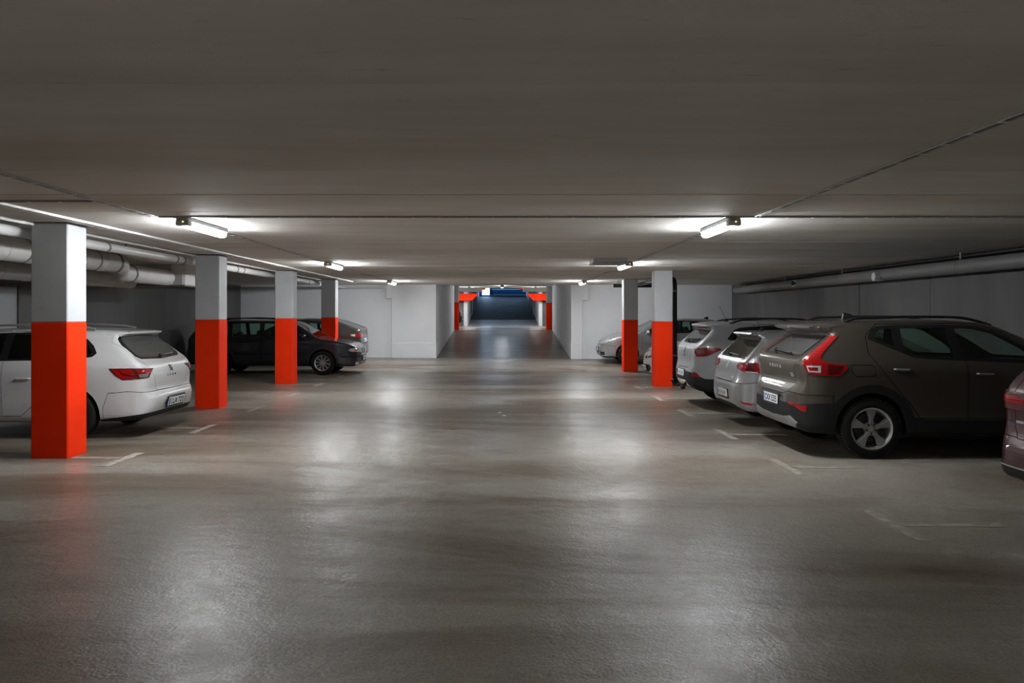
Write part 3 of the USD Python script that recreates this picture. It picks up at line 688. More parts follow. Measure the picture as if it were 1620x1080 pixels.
class Body:
    def __init__(self, S, h):
        self.S = S; L, W = S['L'], S['W']; top = max(p[1] for p in S['prof'])
        self.P = Field2(fair(S['prof'], True, .03, S.get('fair', 4)), (-.25, -.05), (L+.25, top+.25))
        sec = fair(S['sect'], False, .03, 3)
        sec = np.vstack([sec, [[-.5, sec[-1][1]], [-.5, sec[0][1]]]])
        self.F = Field2(sec, (-.1, -.05), (W+.3, top+.25))
        pl = fair(S['plan'], False, .03, 3); pl = np.vstack([pl, [[L, -.5], [0, -.5]]])
        self.T = Field2(pl, (-.25, -.1), (L+.25, W+.3))
        self.gx, self.gs = zip(*S['taper']); self.belt = S.get('belt', .95)
        lo = np.array([-.09, -W-.09, .08]); n = np.ceil((np.array([L+.09, W+.09, top+.1])-lo)/h).astype(int)+1
        ax = [lo[k]+h*np.arange(n[k]) for k in range(3)]
        X, Y, Z = np.meshgrid(*ax, indexing='ij')
        val = self.sdf(np.stack([X.ravel(), Y.ravel(), Z.ravel()], 1)).reshape(X.shape)
        V, F = surface_net(val, lo, h)
        for _ in range(3):
            d = self.sdf(V); g = self.grad(V)
            V = V - np.clip(d, -h*.6, h*.6)[:, None]*g
        self.V, self.Fc, self.N = V, F, self.grad(V)
        self.cache = {}
    def sdf(self, p):
        x, y, z = p[:, 0], np.abs(p[:, 1]), p[:, 2]
        y = np.sqrt(y*y + 1e-6)
        g = np.interp(x, self.gx, self.gs); s = 1 - (1-g)*smoothstep(self.belt, self.belt+.5, z)
        a = smax(self.P(x, z), self.F(y/s, z), self.S.get('k1', .12))
        return smax(a, self.T(x, y), self.S.get('k2', .07))
    def grad(self, p, e=.012):
        g = np.stack([self.sdf(p+np.eye(3)[k]*e) - self.sdf(p-np.eye(3)[k]*e) for k in range(3)], 1)
        return g/np.maximum(np.linalg.norm(g, axis=1, keepdims=True), 1e-9)
    def solid(self, off):
        k = round(off, 4)
        if k not in self.cache:
            self.cache[k] = Manifold(m3.Mesh(np.ascontiguousarray(self.V + self.N*off, np.float32), np.ascontiguousarray(self.Fc, np.uint32)))
            assert self.cache[k].num_tri() > 0, ('body not manifold', self.cache[k].status())
        return self.cache[k]
    def slab(self, reg, out, inn):
        return (self.solid(out) ^ reg) - self.solid(inn)
    def rear_x(self, y, z, front=False):
        y, z = np.atleast_1d(y).astype(float), np.atleast_1d(z).astype(float); y, z = np.broadcast_arrays(y, z)
        L = self.S['L']; a = np.full(y.shape, L+.08 if front else -.08); done = np.zeros(y.shape, bool)
        for _ in range(60):
            d = self.sdf(np.stack([a.ravel(), y.ravel(), z.ravel()], 1)).reshape(y.shape)
            a = np.where(d > .0008, a + (-1 if front else 1)*np.maximum(d*.8, .0005), a)
        return a
    def side_y(self, x, z):
        a = self.S['W'] + .08
        for _ in range(60):
            d = self.sdf(np.array([[x, a, z]]))[0]
            if d < .0008: break
            a -= max(d*.8, .0005)
        return a

def body_obj(name, m, mt, parent, B, label=None, flat=False):
    """Adds a piece of a body: smooth where it lies along the body's surface, sharp elsewhere."""
    if m is None or m.is_empty() or m.num_tri() == 0: return None
    me = m.to_mesh(); v, f = np.array(me.vert_properties[:, :3]), np.array(me.tri_verts)
    p = usdkit.mesh(stage, unique(path_of(parent), name), (v, f), MAT[mt])
    fn = np.cross(v[f[:, 1]]-v[f[:, 0]], v[f[:, 2]]-v[f[:, 0]]); fn /= np.maximum(np.linalg.norm(fn, axis=1, keepdims=True), 1e-12)
    N = np.repeat(fn[:, None], 3, 1)
    if not flat:
        g = B.grad(v)[f]; c = (g*fn[:, None]).sum(-1)
        N = np.where((c > .86)[..., None], g, np.where((c < -.86)[..., None], -g, N))
    from pxr import Vt
    p.CreateNormalsAttr(Vt.Vec3fArray.FromNumpy(N.reshape(-1, 3).astype(np.float32))); p.SetNormalsInterpolation('faceVarying')
    return tag(p, label)

# ------------------------------------------------------------------ wheels
def place_y(m, x, y, z, s):
    """A mesh modelled about +z, laid with its axis along s*y at (x, y, z)."""
    V = np.array(m.vertices)
    V = np.stack([V[:, 0], -V[:, 1]*1.0, V[:, 2]], 1) if False else V
    out = m.copy(); out.vertices = np.stack([x + V[:, 0], y + s*V[:, 2], z + V[:, 1]], 1)
    if out.volume < 0: out.invert()
    return out
def tri_extrude(pts, h0, h1):
    m = trimesh.creation.extrude_polygon(Polygon(pts), h1-h0, engine='earcut'); m.apply_translation([0, 0, h0]); return m
def wheel_parts(R, w, rim, style):
    """(tyre, rim barrel, spokes list, hub list) about +z, outer face at z = 0, inboard is -z."""
    b = rim*.97
    tyre = revolve([(b, -.02), (rim+.008, -.004), (rim+.03, .0), (R-.05, -.003), (R-.018, -.016), (R-.004, -.035), (R, -.06), (R, -w+.06), (R-.004, -w+.035), (R-.03, -w+.01), (rim+.02, -w), (b, -w+.02), (b, -.02)], 56)
    barrel = revolve([(rim-.012, -.012), (rim, -.008), (rim+.006, -.004), (rim+.006, -.02), (b-.008, -.04), (b-.02, -w+.03), (b-.03, -w+.03), (b-.028, -.05), (rim-.018, -.02), (rim-.012, -.012)], 56)
    disc = revolve([(0, -.10), (rim*.72, -.10), (rim*.72, -.115), (0, -.115)], 40)
    sp = []
    if style == 'five':
        for k in range(5):
            o = [(-.034, .05), (-.026, rim*.45), (-.066, rim-.012), (-.03, rim-.006), (.03, rim-.006), (.066, rim-.012), (.026, rim*.45), (.034, .05)]
            o2 = [(-.016, .06), (-.012, rim*.45), (-.034, rim-.018), (.034, rim-.018), (.012, rim*.45), (.016, .06)]
            a = math.radians(90+72*k)-math.pi/2; Rm = trimesh.transformations.rotation_matrix(a, [0, 0, 1])
            A = Manifold.hull_points(np.array([(x, y, z) for x, y in o for z in (-.045, -.02)] + [(x, y, -.010) for x, y in o2]))
            A = tri_extrude(o, -.045, -.018); C = tri_extrude(o2, -.02, -.010)
            m = trimesh.util.concatenate([A, C]); m.apply_transform(Rm); sp.append(m)
    else:
        n = {'ten': 10, 'multi': 9, 'seven': 7}.get(style, 10)
        for k in range(n):
            hw = .014 if style == 'ten' else .022
            m = tri_extrude([(-hw*.8, .04), (-hw, rim-.008), (hw, rim-.008), (hw*.8, .04)], -.045, -.014)
            m.apply_transform(trimesh.transformations.rotation_matrix(2*math.pi*k/n + (.16 if style == 'ten' else 0), [0, 0, 1])); sp.append(m)
    hub = revolve([(0, -.012), (.030, -.014), (.036, -.02), (.074, -.022), (.078, -.03), (.078, -.06), (0, -.06)], 30)
    nuts = []
    for k in range(5):
        a = 2*math.pi*(k+.5)/5 + math.pi/2
        n_ = trimesh.creation.cylinder(.0115, .012, sections=10); n_.apply_translation([.056*math.cos(a), .056*math.sin(a), -.018]); nuts.append(n_)
    return tyre, barrel, disc, sp, hub, nuts
def add_wheel(car, x, yo, R, w, rim, style, s, tread=False, rim_mat='rim_silver'):
    tyre, barrel, disc, sp, hub, nuts = wheel_parts(R, w, rim, style)
    pl = lambda m: place_y(m, x, s*yo, R, s)
    t = obj('wheel', pl(tyre), 'tyre_rubber', car, smooth=40)
    obj('rim', pl(barrel), rim_mat, t, smooth=40)
    obj('brake_disc', pl(disc), 'rim_dark', t, smooth=40)
    for q in sp: obj('spoke', pl(q), rim_mat, t)
    obj('hub', pl(hub), rim_mat, t, smooth=40)
    for q in nuts: obj('wheel_nut', pl(q), 'rim_dark', t)
    if tread:
        bl = []; rng = random.Random(5)
        for row, zc_ in enumerate(np.linspace(-w+.03, -.03, 7)):
            for k in range(64):
                a = 2*math.pi*(k + .5*(row % 2))/64
                q = trimesh.creation.box([.018, .009, w/7*.72]); q.apply_translation([0, R-.003 - .006*abs(row-3)/3, 0])
                q.apply_transform(trimesh.transformations.rotation_matrix(a + .05*(row-3)*(1 if row < 3 else -1)*.2, [0, 0, 1])); q.apply_translation([0, 0, zc_]); bl.append(q)
        obj('tread_blocks', pl(cat(bl)), 'tread_rubber', t, kind='stuff')

# ------------------------------------------------------------------ lettering and plates laid on a body
def on_rear(B, m, y, z, off=.003, front=False):
    """Text (read along +x, up +y) laid on the tail (or nose), its middle at (y, z)."""
    V = np.array(m.vertices); c = (V[:, 0].max()+V[:, 0].min())/2
    sgn = 1 if front else -1                # seen from behind, the reading direction is -y... (car's right is to the right)
    yy, zz = y + sgn*(V[:, 0]-c), z + V[:, 1]
    x = B.rear_x(yy, zz, front) - (-1 if front else 1)*(V[:, 2]+off-.003)
    out = m.copy(); out.vertices = np.stack([x, yy, zz], 1)
    return out
def plate(car, B, y, z, text, front=False, tilt=None, label=None, w=.52, hgt=.11, frame=True, out=.012):
    s = 1 if front else -1
    x0 = float(B.rear_x(y, z, front)[0]); xa, xb = (float(B.rear_x(y, z+d, front)[0]) for d in (-.05, .05))
    ang = math.atan2(xb-xa, .1) if tilt is None else tilt
    def put(m):
        if isinstance(m, Manifold): m = cat(m)
        V = np.array(m.vertices); n, up = V[:, 2], V[:, 1]      # reads +x, up +y, outward +z
        m = m.copy(); m.vertices = np.stack([x0 + s*n*math.cos(ang)*1.0 + s*out + up*math.sin(ang), y + s*V[:, 0], z + up*math.cos(ang) - s*n*math.sin(ang)], 1)
        if m.volume < 0: m.invert()
        return m
    t = obj('licence_plate', put(cbx(-w/2, w/2, -hgt/2, hgt/2, -.004, .004, .002)), 'plate_white', car, label=label or 'white licence plate with a blue strip')
    if frame: obj('plate_frame', put(cbx(-w/2-.012, w/2+.012, -hgt/2-.028, hgt/2+.012, -.02, -.003, .003)), 'plate_black', t)
    obj('blue_strip', put(bx(-w/2+.004, -w/2+.045, -hgt/2+.004, hgt/2-.004, .004, .0048)), 'plate_blue', t)
    if text == '~':      # characters too blurred to read: plain upright strokes
        for k in range(6):
            cx = -w/2 + .085 + .066*k + (.02 if k > 2 else 0)
            obj('plate_stroke', put(cat(bx(cx-.017, cx-.009, -.032, .032, .004, .005), bx(cx+.007, cx+.015, -.032, .020 if k % 2 else .032, .004, .005), bx(cx-.009, cx+.007, -.004, .005, .004, .005))), 'plate_black', t)
    elif text:
        m = meshkit.text_mesh(text, .074, .0012, bold=True); V = np.array(m.vertices)
        k = min(1.0, (w-.09)/(V[:, 0].max()-V[:, 0].min()))
        m.apply_translation([-(V[:, 0].max()+V[:, 0].min())/2, -.037, .004]); m.vertices = np.array(m.vertices)*[k, 1, 1] + [.022, 0, 0]
        obj('plate_lettering', put(m), 'plate_black', t)
    return t
def text_obj(car, B, s, h, y, z, mt='chrome', spacing=0, parent=None, name='lettering', depth=.004):
    ms, x = [], 0.0
    for ch in s:
        m = meshkit.text_mesh(ch, h, depth, bold=False); V = np.array(m.vertices); w = V[:, 0].max()
        m.apply_translation([x, 0, 0]); ms.append(m); x += w + (spacing or h*.22)
    m = trimesh.util.concatenate(ms)
    return obj(name, on_rear(B, m, y, z), mt, parent or car)

# ------------------------------------------------------------------ the car
def rounded_box(x0, x1, y0, y1, z0, z1, r):
    return cbx(x0, x1, y0, y1, z0, z1, r)
def make_car(name, label, S, X, Yc, head, roll=True, h=.032, zf=None):
    global L_NOW
    L, W = S['L'], S['W']; L_NOW = L
    # pose: origin at the tail's foot, on the local floor
    xc = X + head*L/2
    if zf is None:
        z0 = float(floor_z(xc, Yc)); sx = float(floor_z(xc+1.5, Yc)-floor_z(xc-1.5, Yc))/3; sy = float(floor_z(xc, Yc+.8)-floor_z(xc, Yc-.8))/1.6
    else: z0, sx, sy = zf, 0, 0
    ex = np.array([head, 0, head*sx]); ey = np.array([0, head, head*sy]); ez = np.array([-sx, -sy, 1.0])
    M = np.eye(4); M[:3, 0], M[:3, 1], M[:3, 2] = ex, ey, ez; M[:3, 3] = [X, Yc, z0 - head*sx*L/2]
    car = thing(name, label, 'car', matrix=M, group=S.get('group'))
    B = Body(S, h)
    full = B.solid(0)
    xr, xf, R, yo = S['xr'], S['xf'], S['R'], S['track']; ra = S.get('arch', R+.055)
    wells = Manifold(); wells2 = Manifold()
    for xw in (xr, xf):
        for s in (1, -1):
            for rr, acc in ((ra, 0), (ra+.03, 1)):
                c = Manifold.cylinder(.44, rr, rr, 56).rotate([90, 0, 0]).translate([xw, s*(W-.12)+.22, R])
                c = c + Manifold.cube([2*rr, .44, rr]).translate([xw-rr, s*(W-.12)-.22, R-rr-.12])
                if acc: wells2 = wells2 + c
                else: wells = wells + c
    inner = B.solid(-.036)
    cabin = Manifold.cube([L-1.25, 2*W, 2.2]).translate([.12, -W, .40])
    # ---- openings
    cuts, panes = Manifold(), []
    for k, (dlo, plist) in enumerate(S.get('side_glass', [])):
        pd = Polygon(dlo).buffer(0).buffer(.015).buffer(-.015)
        reg = region('side', pd, .30, W+.3); cuts = cuts + reg
        inset = [Polygon(q).buffer(0).buffer(-.012).buffer(.012) for q in plist]
        trim = pd.buffer(-.001)
        for q in inset: trim = trim.difference(q)
        for s in (1, -1): panes.append(('window_trim', region('side', trim, .30, W+.3, (s,)), 'trim_gloss', -.002, -.03, None))
        for q in inset:
            gm = S.get('front_glass', S.get('glass', 'glass_dark')) if q is inset[-1] else S.get('glass', 'glass_dark')
            for s in (1, -1): panes.append(('side_window', region('side', q, .30, W+.3, (s,)), gm, -.008, -.013, None))
    if 'rear_glass' in S:
        half, glass_half, x1 = S['rear_glass']
        pd = mirror_poly(half); reg = region('rear', pd, -.3, x1, (1,)); cuts = cuts + reg
        q = mirror_poly(glass_half)
        panes.append(('rear_window_border', region('rear', pd.buffer(-.002).difference(q), -.3, x1, (1,)), 'trim_gloss', -.003, -.02, None))
        panes.append(('rear_window', region('rear', q, -.3, x1, (1,)), S.get('rear_glass_mat', 'glass_dusty'), -.005, -.010, None))
    if 'windscreen' in S:
        half, x0 = S['windscreen']
        pd = mirror_poly(half); cuts = cuts + region('front', pd, x0, L+.3, (1,))
        q = pd.buffer(-.04)
        panes.append(('windscreen_border', region('front', pd.buffer(-.002).difference(q), x0, L+.3, (1,)), 'trim_gloss', -.003, -.02, None))
        panes.append(('windscreen', region('front', q, x0, L+.3, (1,)), S.get('screen_mat', 'glass_green'), -.005, -.010, None))
    feats = []
    for f in S.get('features', []):
        reg = None
        for r in f['reg']:
            kind, poly, lo, hi = r[:4]; kw = r[4] if len(r) > 4 else {}
            if kind in ('rear', 'front') and kw.pop('mirror', False): poly, kw = mirror_poly(poly), dict(kw, sides=(1,))
            q = region(kind, poly, lo, hi, **kw); reg = q if reg is None else (reg ^ q if f.get('op') == 'and' else reg + q)
        feats.append((f, reg))
        if f.get('cut', True): cuts = cuts + reg
    shell = full - inner - wells - cuts
    # ---- body panels, separated by open gaps
    g = .0035
    for p in S.get('panels', []):
        kind, poly, lo, hi = p['reg'][:4]; kw = dict(p['reg'][4]) if len(p['reg']) > 4 else {}
        pd = mirror_poly(poly) if kw.pop('mirror', False) else Polygon(poly).buffer(0)
        pd = pd.buffer(.02).buffer(-.02)
        for s in ((1,) if p.get('one') else (1, -1)):
            kw2 = dict(kw, sides=(s,))
            cutr = region(kind, pd, lo, hi, **kw2); inn = region(kind, pd.buffer(-2*g), lo, hi, **kw2)
            bits = sorted((shell ^ inn).decompose(), key=lambda m: -m.volume())
            shell = shell - cutr
            if bits:
                body_obj(p['name'], bits[0], p.get('mat', S['paint']), car, B)
                for q in bits[1:]:
                    if q.volume() > 2e-5: shell = shell + q
    body_obj('body', shell, S['paint'], car, B)
    liner = (inner ^ wells2) - wells
    for qx in (0, 1):
        for qy in (0, 1): body_obj('wheel_arch_liner', liner ^ Manifold.cube([L/2, 2, 3]).translate([qx*L/2, -2*qy, -1]), 'cladding', car, B, flat=True)
    body_obj('cabin_lining', (B.solid(-.038) ^ cabin) - B.solid(-.052) - cuts - wells2, 'cabin_cloth', car, B)
    for nm, reg, mt, a, b, lb in panes: body_obj(nm, B.slab(reg, a, b), mt, car, B, lb)
    parents = {}
    for f, reg in feats:
        pc = B.slab(reg, f.get('out', .003), f.get('inn', -.03))
        if f.get('arch_open'): pc = pc - wells
        pieces = [pc]
        if f.get('split', False):
            pieces = [pc ^ Manifold.cube([20, 10, 10]).translate([-5, 0, -2]), pc ^ Manifold.cube([20, 10, 10]).translate([-5, -10, -2])]
        for k, q in enumerate(pieces):
            par = parents.get((f.get('in'), k), car) if f.get('in') else car
            o = body_obj(f['name'], q, f['mat'], par, B, f.get('label'))
            if o is not None: parents[(f['name'], k)] = o
    # ---- cabin
    if S.get('cabin', True):
        fx, rx, zb = S.get('seats', (2.15, 1.25, .42)); hh = S.get('seat_h', .62)
        floor_ = inner ^ Manifold.cube([L-1.2, 2*W, .06]).translate([.15, -W, .36]); floor_ = floor_ - wells2
        body_obj('cabin_floor', floor_, 'cabin_cloth', car, B, flat=True)
        for s in (1, -1):
            y0, y1 = s*.12, s*.60
            seat = [cbx(fx-.42, fx+.12, y0, y1, zb, zb+.17, .04), Manifold.hull_points(np.array([(a, b, c) for b in (y0+s*.02, y1-s*.02) for a, c in ((fx-.46, zb+.1), (fx-.32, zb+.1), (fx-.66, zb+hh), (fx-.56, zb+hh+.01))]))]
            st = obj('front_seat', cat(seat), 'seat_cloth', car)
            ym = (y0+y1)/2
            obj('headrest', cat(cbx(fx-.70, fx-.58, ym-.12, ym+.12, zb+hh+.03, zb+hh+.20, .035), bx(fx-.64, fx-.63, ym-.06, ym-.05, zb+hh-.02, zb+hh+.05), bx(fx-.64, fx-.63, ym+.05, ym+.06, zb+hh-.02, zb+hh+.05)), 'seat_cloth', st)
        rb = [cbx(rx-.40, rx+.12, -.62, .62, zb, zb+.18, .04), Manifold.hull_points(np.array([(a, b, c) for b in (-.62, .62) for a, c in ((rx-.44, zb+.1), (rx-.30, zb+.1), (rx-.60, zb+hh-.06), (rx-.50, zb+hh-.04))]))]
        st = obj('rear_seat', cat(rb), 'seat_cloth', car)
        for ym in (-.38, .38):
            obj('headrest', cat(cbx(rx-.63, rx-.53, ym-.12, ym+.12, zb+hh-.02, zb+hh+.15, .035), bx(rx-.585, rx-.575, ym-.05, ym+.05, zb+hh-.08, zb+hh)), 'seat_cloth', st)
        dx = S.get('dash', fx+.62)
        obj('dashboard', Manifold.hull_points(np.array([(a, b, c) for b in (-.66, .66) for a, c in ((dx-.12, .5), (dx+.35, .5), (dx-.12, .86), (dx-.02, .93), (dx+.40, .92))])), 'cabin_cloth', car)
        sw = trimesh.creation.torus(.175, .016, 28, 10); sw.apply_transform(trimesh.transformations.rotation_matrix(math.radians(68), [0, 1, 0])); sw.apply_translation([dx-.30, .36, .88])
        obj('steering_wheel', cat(sw, tube([(dx-.30, .36, .88), (dx-.05, .36, .80)], .03, 10)), 'trim_black', car, smooth=40)
    # ---- wheels
    for xw, rear in ((xr, True), (xf, False)):
        for s in (1, -1): add_wheel(car, xw, yo, R, S.get('tw', .21), S.get('rim', .225), S.get('style', 'multi'), s, tread=(rear and S.get('tread') and s == -1), rim_mat=S.get('rim_mat', 'rim_silver'))
    # ---- door handles, mirrors, wiper, aerial
    for (hx, hz) in S.get('handles', []):
        y = B.side_y(hx, hz)
        for s in (1, -1):
            m = tube(bend([(hx-.09, s*(y-.01), hz), (hx-.085, s*(y+.022), hz), (hx+.085, s*(y+.022), hz-.006), (hx+.09, s*(y-.01), hz-.006)], .03, 3), .013, 8)
            obj('door_handle', m, S.get('handle_mat', S['paint']), car, smooth=50)
    if 'mirror' in S:
        mx, mz = S['mirror']; y = B.side_y(mx, mz-.06)
        for s in (1, -1):
            sph = trimesh.creation.icosphere(3, 1.0); V = np.array(sph.vertices); V[:, 0] = np.where(V[:, 0] < 0, V[:, 0]*.45, V[:, 0])
            sph.vertices = V*[.085, .115, .075] + [mx, s*(y+.10), mz]
            o = obj('door_mirror', sph, S.get('mirror_mat', S['paint']), car, smooth=True)
            obj('mirror_foot', cat(Manifold.hull_points(np.array([(mx-.03, s*(y-.06), mz-.09), (mx+.05, s*(y-.06), mz-.09), (mx-.02, s*(y+.05), mz-.05), (mx+.04, s*(y+.05), mz-.05), (mx, s*(y-.05), mz-.05)]))), 'trim_black', o)
            gl = trimesh.creation.icosphere(2, 1.0); gl.vertices = np.array(gl.vertices)*[.006, .095, .060] + [mx-.040, s*(y+.10), mz]
            obj('mirror_glass', gl, 'mirror_silver', o, smooth=True)
    if 'wiper' in S:
        (ya, za), (yb, zb_) = S['wiper']
        pts = np.array([(float(B.rear_x(ya+(yb-ya)*t, za+(zb_-za)*t)[0])-.018, ya+(yb-ya)*t, za+(zb_-za)*t) for t in np.linspace(0, 1, 7)])
        w = obj('rear_wiper', tube(pts, .010, 8), 'trim_black', car, smooth=50)
        obj('wiper_hub', trimesh.creation.icosphere(2, .028).apply_translation(pts[0]), 'trim_black', w, smooth=True)
        obj('wiper_blade', tube(pts[2:]+[.010, 0, -.014], .006, 6), 'trim_black', w)
    if 'rails' in S:
        for s in (1, -1):
            pts = np.array([(a, s*b, c) for a, b, c in S['rails']])
            obj('roof_rail', tube(bend(pts, .25, 6), .016, 10), S.get('rail_mat', 'trim_black'), car, smooth=50)
    if 'fin' in S:
        fx_, fz = S['fin']
        obj('aerial_fin', Manifold.hull_points(np.array([(fx_-.07, 0, fz+.055), (fx_-.05, 0, fz+.062)] + [(fx_-.08, s*.02, fz-.02) for s in (1, -1)] + [(fx_+.10, s*.012, fz-.02) for s in (1, -1)] + [(fx_-.06, s*.012, fz+.04) for s in (1, -1)] + [(fx_+.04, 0, fz+.035)])), 'trim_black', car)
    if 'rod' in S:
        ax_, az, dx_, L_ = S['rod']
        a = obj('aerial', tube([(ax_, 0, az), (ax_+dx_, 0, az+L_)], .0035, 6), 'trim_black', car)
        obj('aerial_base', Manifold.hull_points(np.array([(ax_-.045, s*.02, az-.03) for s in (1, -1)] + [(ax_+.05, s*.02, az-.03) for s in (1, -1)] + [(ax_, 0, az+.025), (ax_+.01, 0, az+.02)])), 'trim_black', a)
    if 'extra' in S: S['extra'](car, B)
    return car, B
# ------------------------------------------------------------------ the parked cars
from shapely.geometry import Point
from shapely.ops import unary_union
def ring(x, z, r): return Point(x, z).buffer(r, 48)

# ---- beige-grey compact SUV, right, nearest but one
xr_, xf_, R_ = .863, 3.565, .352
clad = unary_union([ring(xr_, R_, .505), ring(xf_, R_, .505), Polygon([(-.1, .1), (4.6, .1), (4.6, .60), (4.1, .60), (4.0, .47), (3.2, .455), (1.5, .455), (1.3, .50), (.7, .50), (.46, .645), (.2, .635), (.03, .615), (-.1, .61)])]).buffer(.012).buffer(-.012)
SUV = dict(fair=2, L=4.425, W=.93, paint='paint_beige_grey', xr=xr_, xf=xf_, R=R_, track=.905, tw=.225, rim=.237, style='five', tread=True, arch=.412,
    prof=[(.42, .26), (.15, .30), (.05, .38), (.00, .50), (.0, .62), (.005, .70), (.015, .75), (.075, .815), (.112, .86), (.108, .90), (.075, 1.0), (.055, 1.07), (.07, 1.13), (.13, 1.17), (.49, 1.43), (.40, 1.468), (.25, 1.500), (.235, 1.53), (.27, 1.555), (.50, 1.592), (.9, 1.617), (1.5, 1.630), (2.0, 1.615), (2.35, 1.565), (2.72, 1.40), (3.2, 1.135), (3.36, 1.075), (3.9, 1.02), (4.22, .93), (4.36, .82), (4.42, .62), (4.41, .42), (4.30, .26), (3.9, .23)],
    sect=[(0, .23), (.72, .23), (.85, .28), (.895, .36), (.915, .52), (.915, .68), (.928, .84), (.925, .95), (.905, 1.05), (.868, 1.14), (.785, 1.38), (.725, 1.525), (.65, 1.60), (.42, 1.64), (0, 1.655)],
    plan=[(0, 0), (0, .42), (.02, .60), (.065, .74), (.15, .84), (.34, .90), (.8, .93), (3.4, .93), (3.9, .90), (4.2, .80), (4.36, .60), (4.425, .3), (4.425, 0)],
    taper=[(0, .90), (.3, .93), (.8, .97), (1.6, 1.0), (2.4, 1.0), (3.3, .93), (4.4, .9)], k1=.09, k2=.06, belt=1.02,
    side_glass=[([(.879, 1.40), (.93, 1.49), (1.0, 1.525), (1.211, 1.54), (1.777, 1.545), (2.15, 1.535), (2.36, 1.475), (2.68, 1.29), (2.92, 1.125), (2.88, 1.095), (1.865, 1.135), (1.39, 1.16), (1.317, 1.19), (.885, 1.375)],
        [[(.96, 1.40), (1.0, 1.465), (1.04, 1.49), (1.17, 1.50), (1.17, 1.29), (.97, 1.375)],
         [(1.27, 1.505), (1.78, 1.51), (1.83, 1.17), (1.42, 1.19), (1.34, 1.215), (1.27, 1.25)],
         [(1.90, 1.51), (2.12, 1.50), (2.33, 1.445), (2.62, 1.28), (2.78, 1.165), (2.78, 1.14), (1.93, 1.165)]])],
    glass='glass_green', front_glass='glass_clear', screen_mat='glass_clear',
    rear_glass=([(0, 1.168), (.62, 1.168), (.655, 1.20), (.60, 1.425), (0, 1.44)], [(0, 1.19), (.56, 1.19), (.585, 1.22), (.54, 1.40), (0, 1.415)], .62),
    windscreen=([(0, 1.11), (.70, 1.09), (.60, 1.50), (0, 1.545)], 2.3),
    panels=[dict(name='tailgate', reg=('rear', [(0, .715), (.40, .715), (.53, .75), (.60, .83), (.63, .97), (.66, 1.16), (.70, 1.20), (.645, 1.455), (.70, 1.47), (.66, 1.62), (0, 1.66)], -.3, .64, {'mirror': True}), one=True),
            dict(name='rear_bumper', reg=('side', [(-.1, .2), (-.1, .80), (.10, .735), (.20, .735), (.43, .735), (.43, .2)], -1.2, 1.2), one=True),
            dict(name='rear_door', reg=('side', [(1.966, .47), (1.966, 1.10), (1.90, 1.30), (1.865, 1.565), (1.0, 1.555), (.85, 1.42), (.85, 1.22), (.972, 1.04), (1.112, .85), (1.30, .64), (1.42, .47)], .3, 1.3)),
            dict(name='front_door', reg=('side', [(1.974, .47), (1.974, 1.10), (1.908, 1.30), (1.873, 1.565), (2.2, 1.555), (2.45, 1.45), (2.75, 1.27), (3.02, 1.08), (3.06, .9), (3.0, .47)], .3, 1.3)),
            dict(name='fuel_flap', reg=('side', [(.63, 1.085), (.87, 1.085), (.91, 1.06), (.91, .955), (.68, .95), (.63, 1.0)], .3, 1.3, {'sides': (-1,)}), one=False),
            dict(name='bonnet', reg=('top', [(3.36, -.70), (4.1, -.66), (4.33, -.40), (4.36, 0), (4.33, .40), (4.1, .66), (3.36, .70)], .75, 1.3), one=True)],
    handles=[(1.21, 1.035), (2.16, .985)], mirror=(2.95, 1.10), mirror_mat='trim_gloss', handle_mat='handle_silver',
    wiper=((.30, 1.215), (-.30, 1.200)), fin=(.98, 1.632), rails=[(.68, .60, 1.575), (.80, .60, 1.625), (1.5, .60, 1.643), (2.1, .59, 1.632), (2.42, .585, 1.54)],
    features=[
        dict(name='lower_cladding', mat='cladding', reg=[('side', clad, -1.3, 1.3, {'sides': (1,)})], out=.006, inn=-.03, arch_open=True),
        dict(name='tail_lamp', mat='lamp_red', split=True, out=.012, label='tall red tail lamp', reg=[('corner', [(.685, 1.419), (.772, 1.419), (.60, 1.215), (.585, 1.165), (.605, 1.138), (.655, 1.113), (.872, 1.085), (.872, 1.05), (.802, .964), (.691, .956), (.44, .979), (.384, 1.098), (.405, 1.165), (.579, 1.307)], .22, 1.5, {'theta': 68.8})]),
        dict(name='reversing_lamp', mat='lamp_clear', split=True, out=.014, cut=False, inn=-.002, **{'in': 'tail_lamp'}, reg=[('corner', Polygon([(.426, 1.076), (.586, 1.076), (.586, .994), (.448, 1.001)]).difference(Polygon([(.444, 1.056), (.556, 1.056), (.556, 1.016), (.462, 1.016)])), .22, 1.5, {'theta': 68.8})]),
        dict(name='lamp_bar', mat='lamp_red_dark', split=True, out=.0135, cut=False, inn=-.002, **{'in': 'tail_lamp'}, reg=[('corner', [(.66, 1.09), (.83, 1.075), (.83, 1.05), (.78, .985), (.66, .975)], .22, 1.5, {'theta': 68.8})]),
        dict(name='rear_reflector', mat='lamp_red', split=True, out=.013, cut=False, inn=.001, reg=[('corner', [(.215, .628), (.31, .622), (.431, .604), (.423, .535), (.367, .542), (.31, .585), (.22, .605)], .15, 1.4, {'theta': 69})]),
        dict(name='skid_plate', mat='skid_silver', out=.016, cut=False, inn=.001, reg=[('rear', [(0, .335), (0, .425), (.40, .44), (.60, .47), (.74, .40), (.64, .33), (.3, .32)], -.3, .5, {'mirror': True})]),
        dict(name='plate_recess', mat='trim_black', out=-.004, inn=-.03, reg=[('rear', [(0, .665), (.36, .665), (.36, .712), (0, .712)], -.3, .3, {'mirror': True})]),
        dict(name='headlamp', mat='lamp_clear', split=True, reg=[('fcorner', [(-.05, .78), (.40, .86), (.62, .92), (.60, 1.0), (.2, .93), (-.05, .90)], .3, 1.4, {'theta': 60})]),
    ])
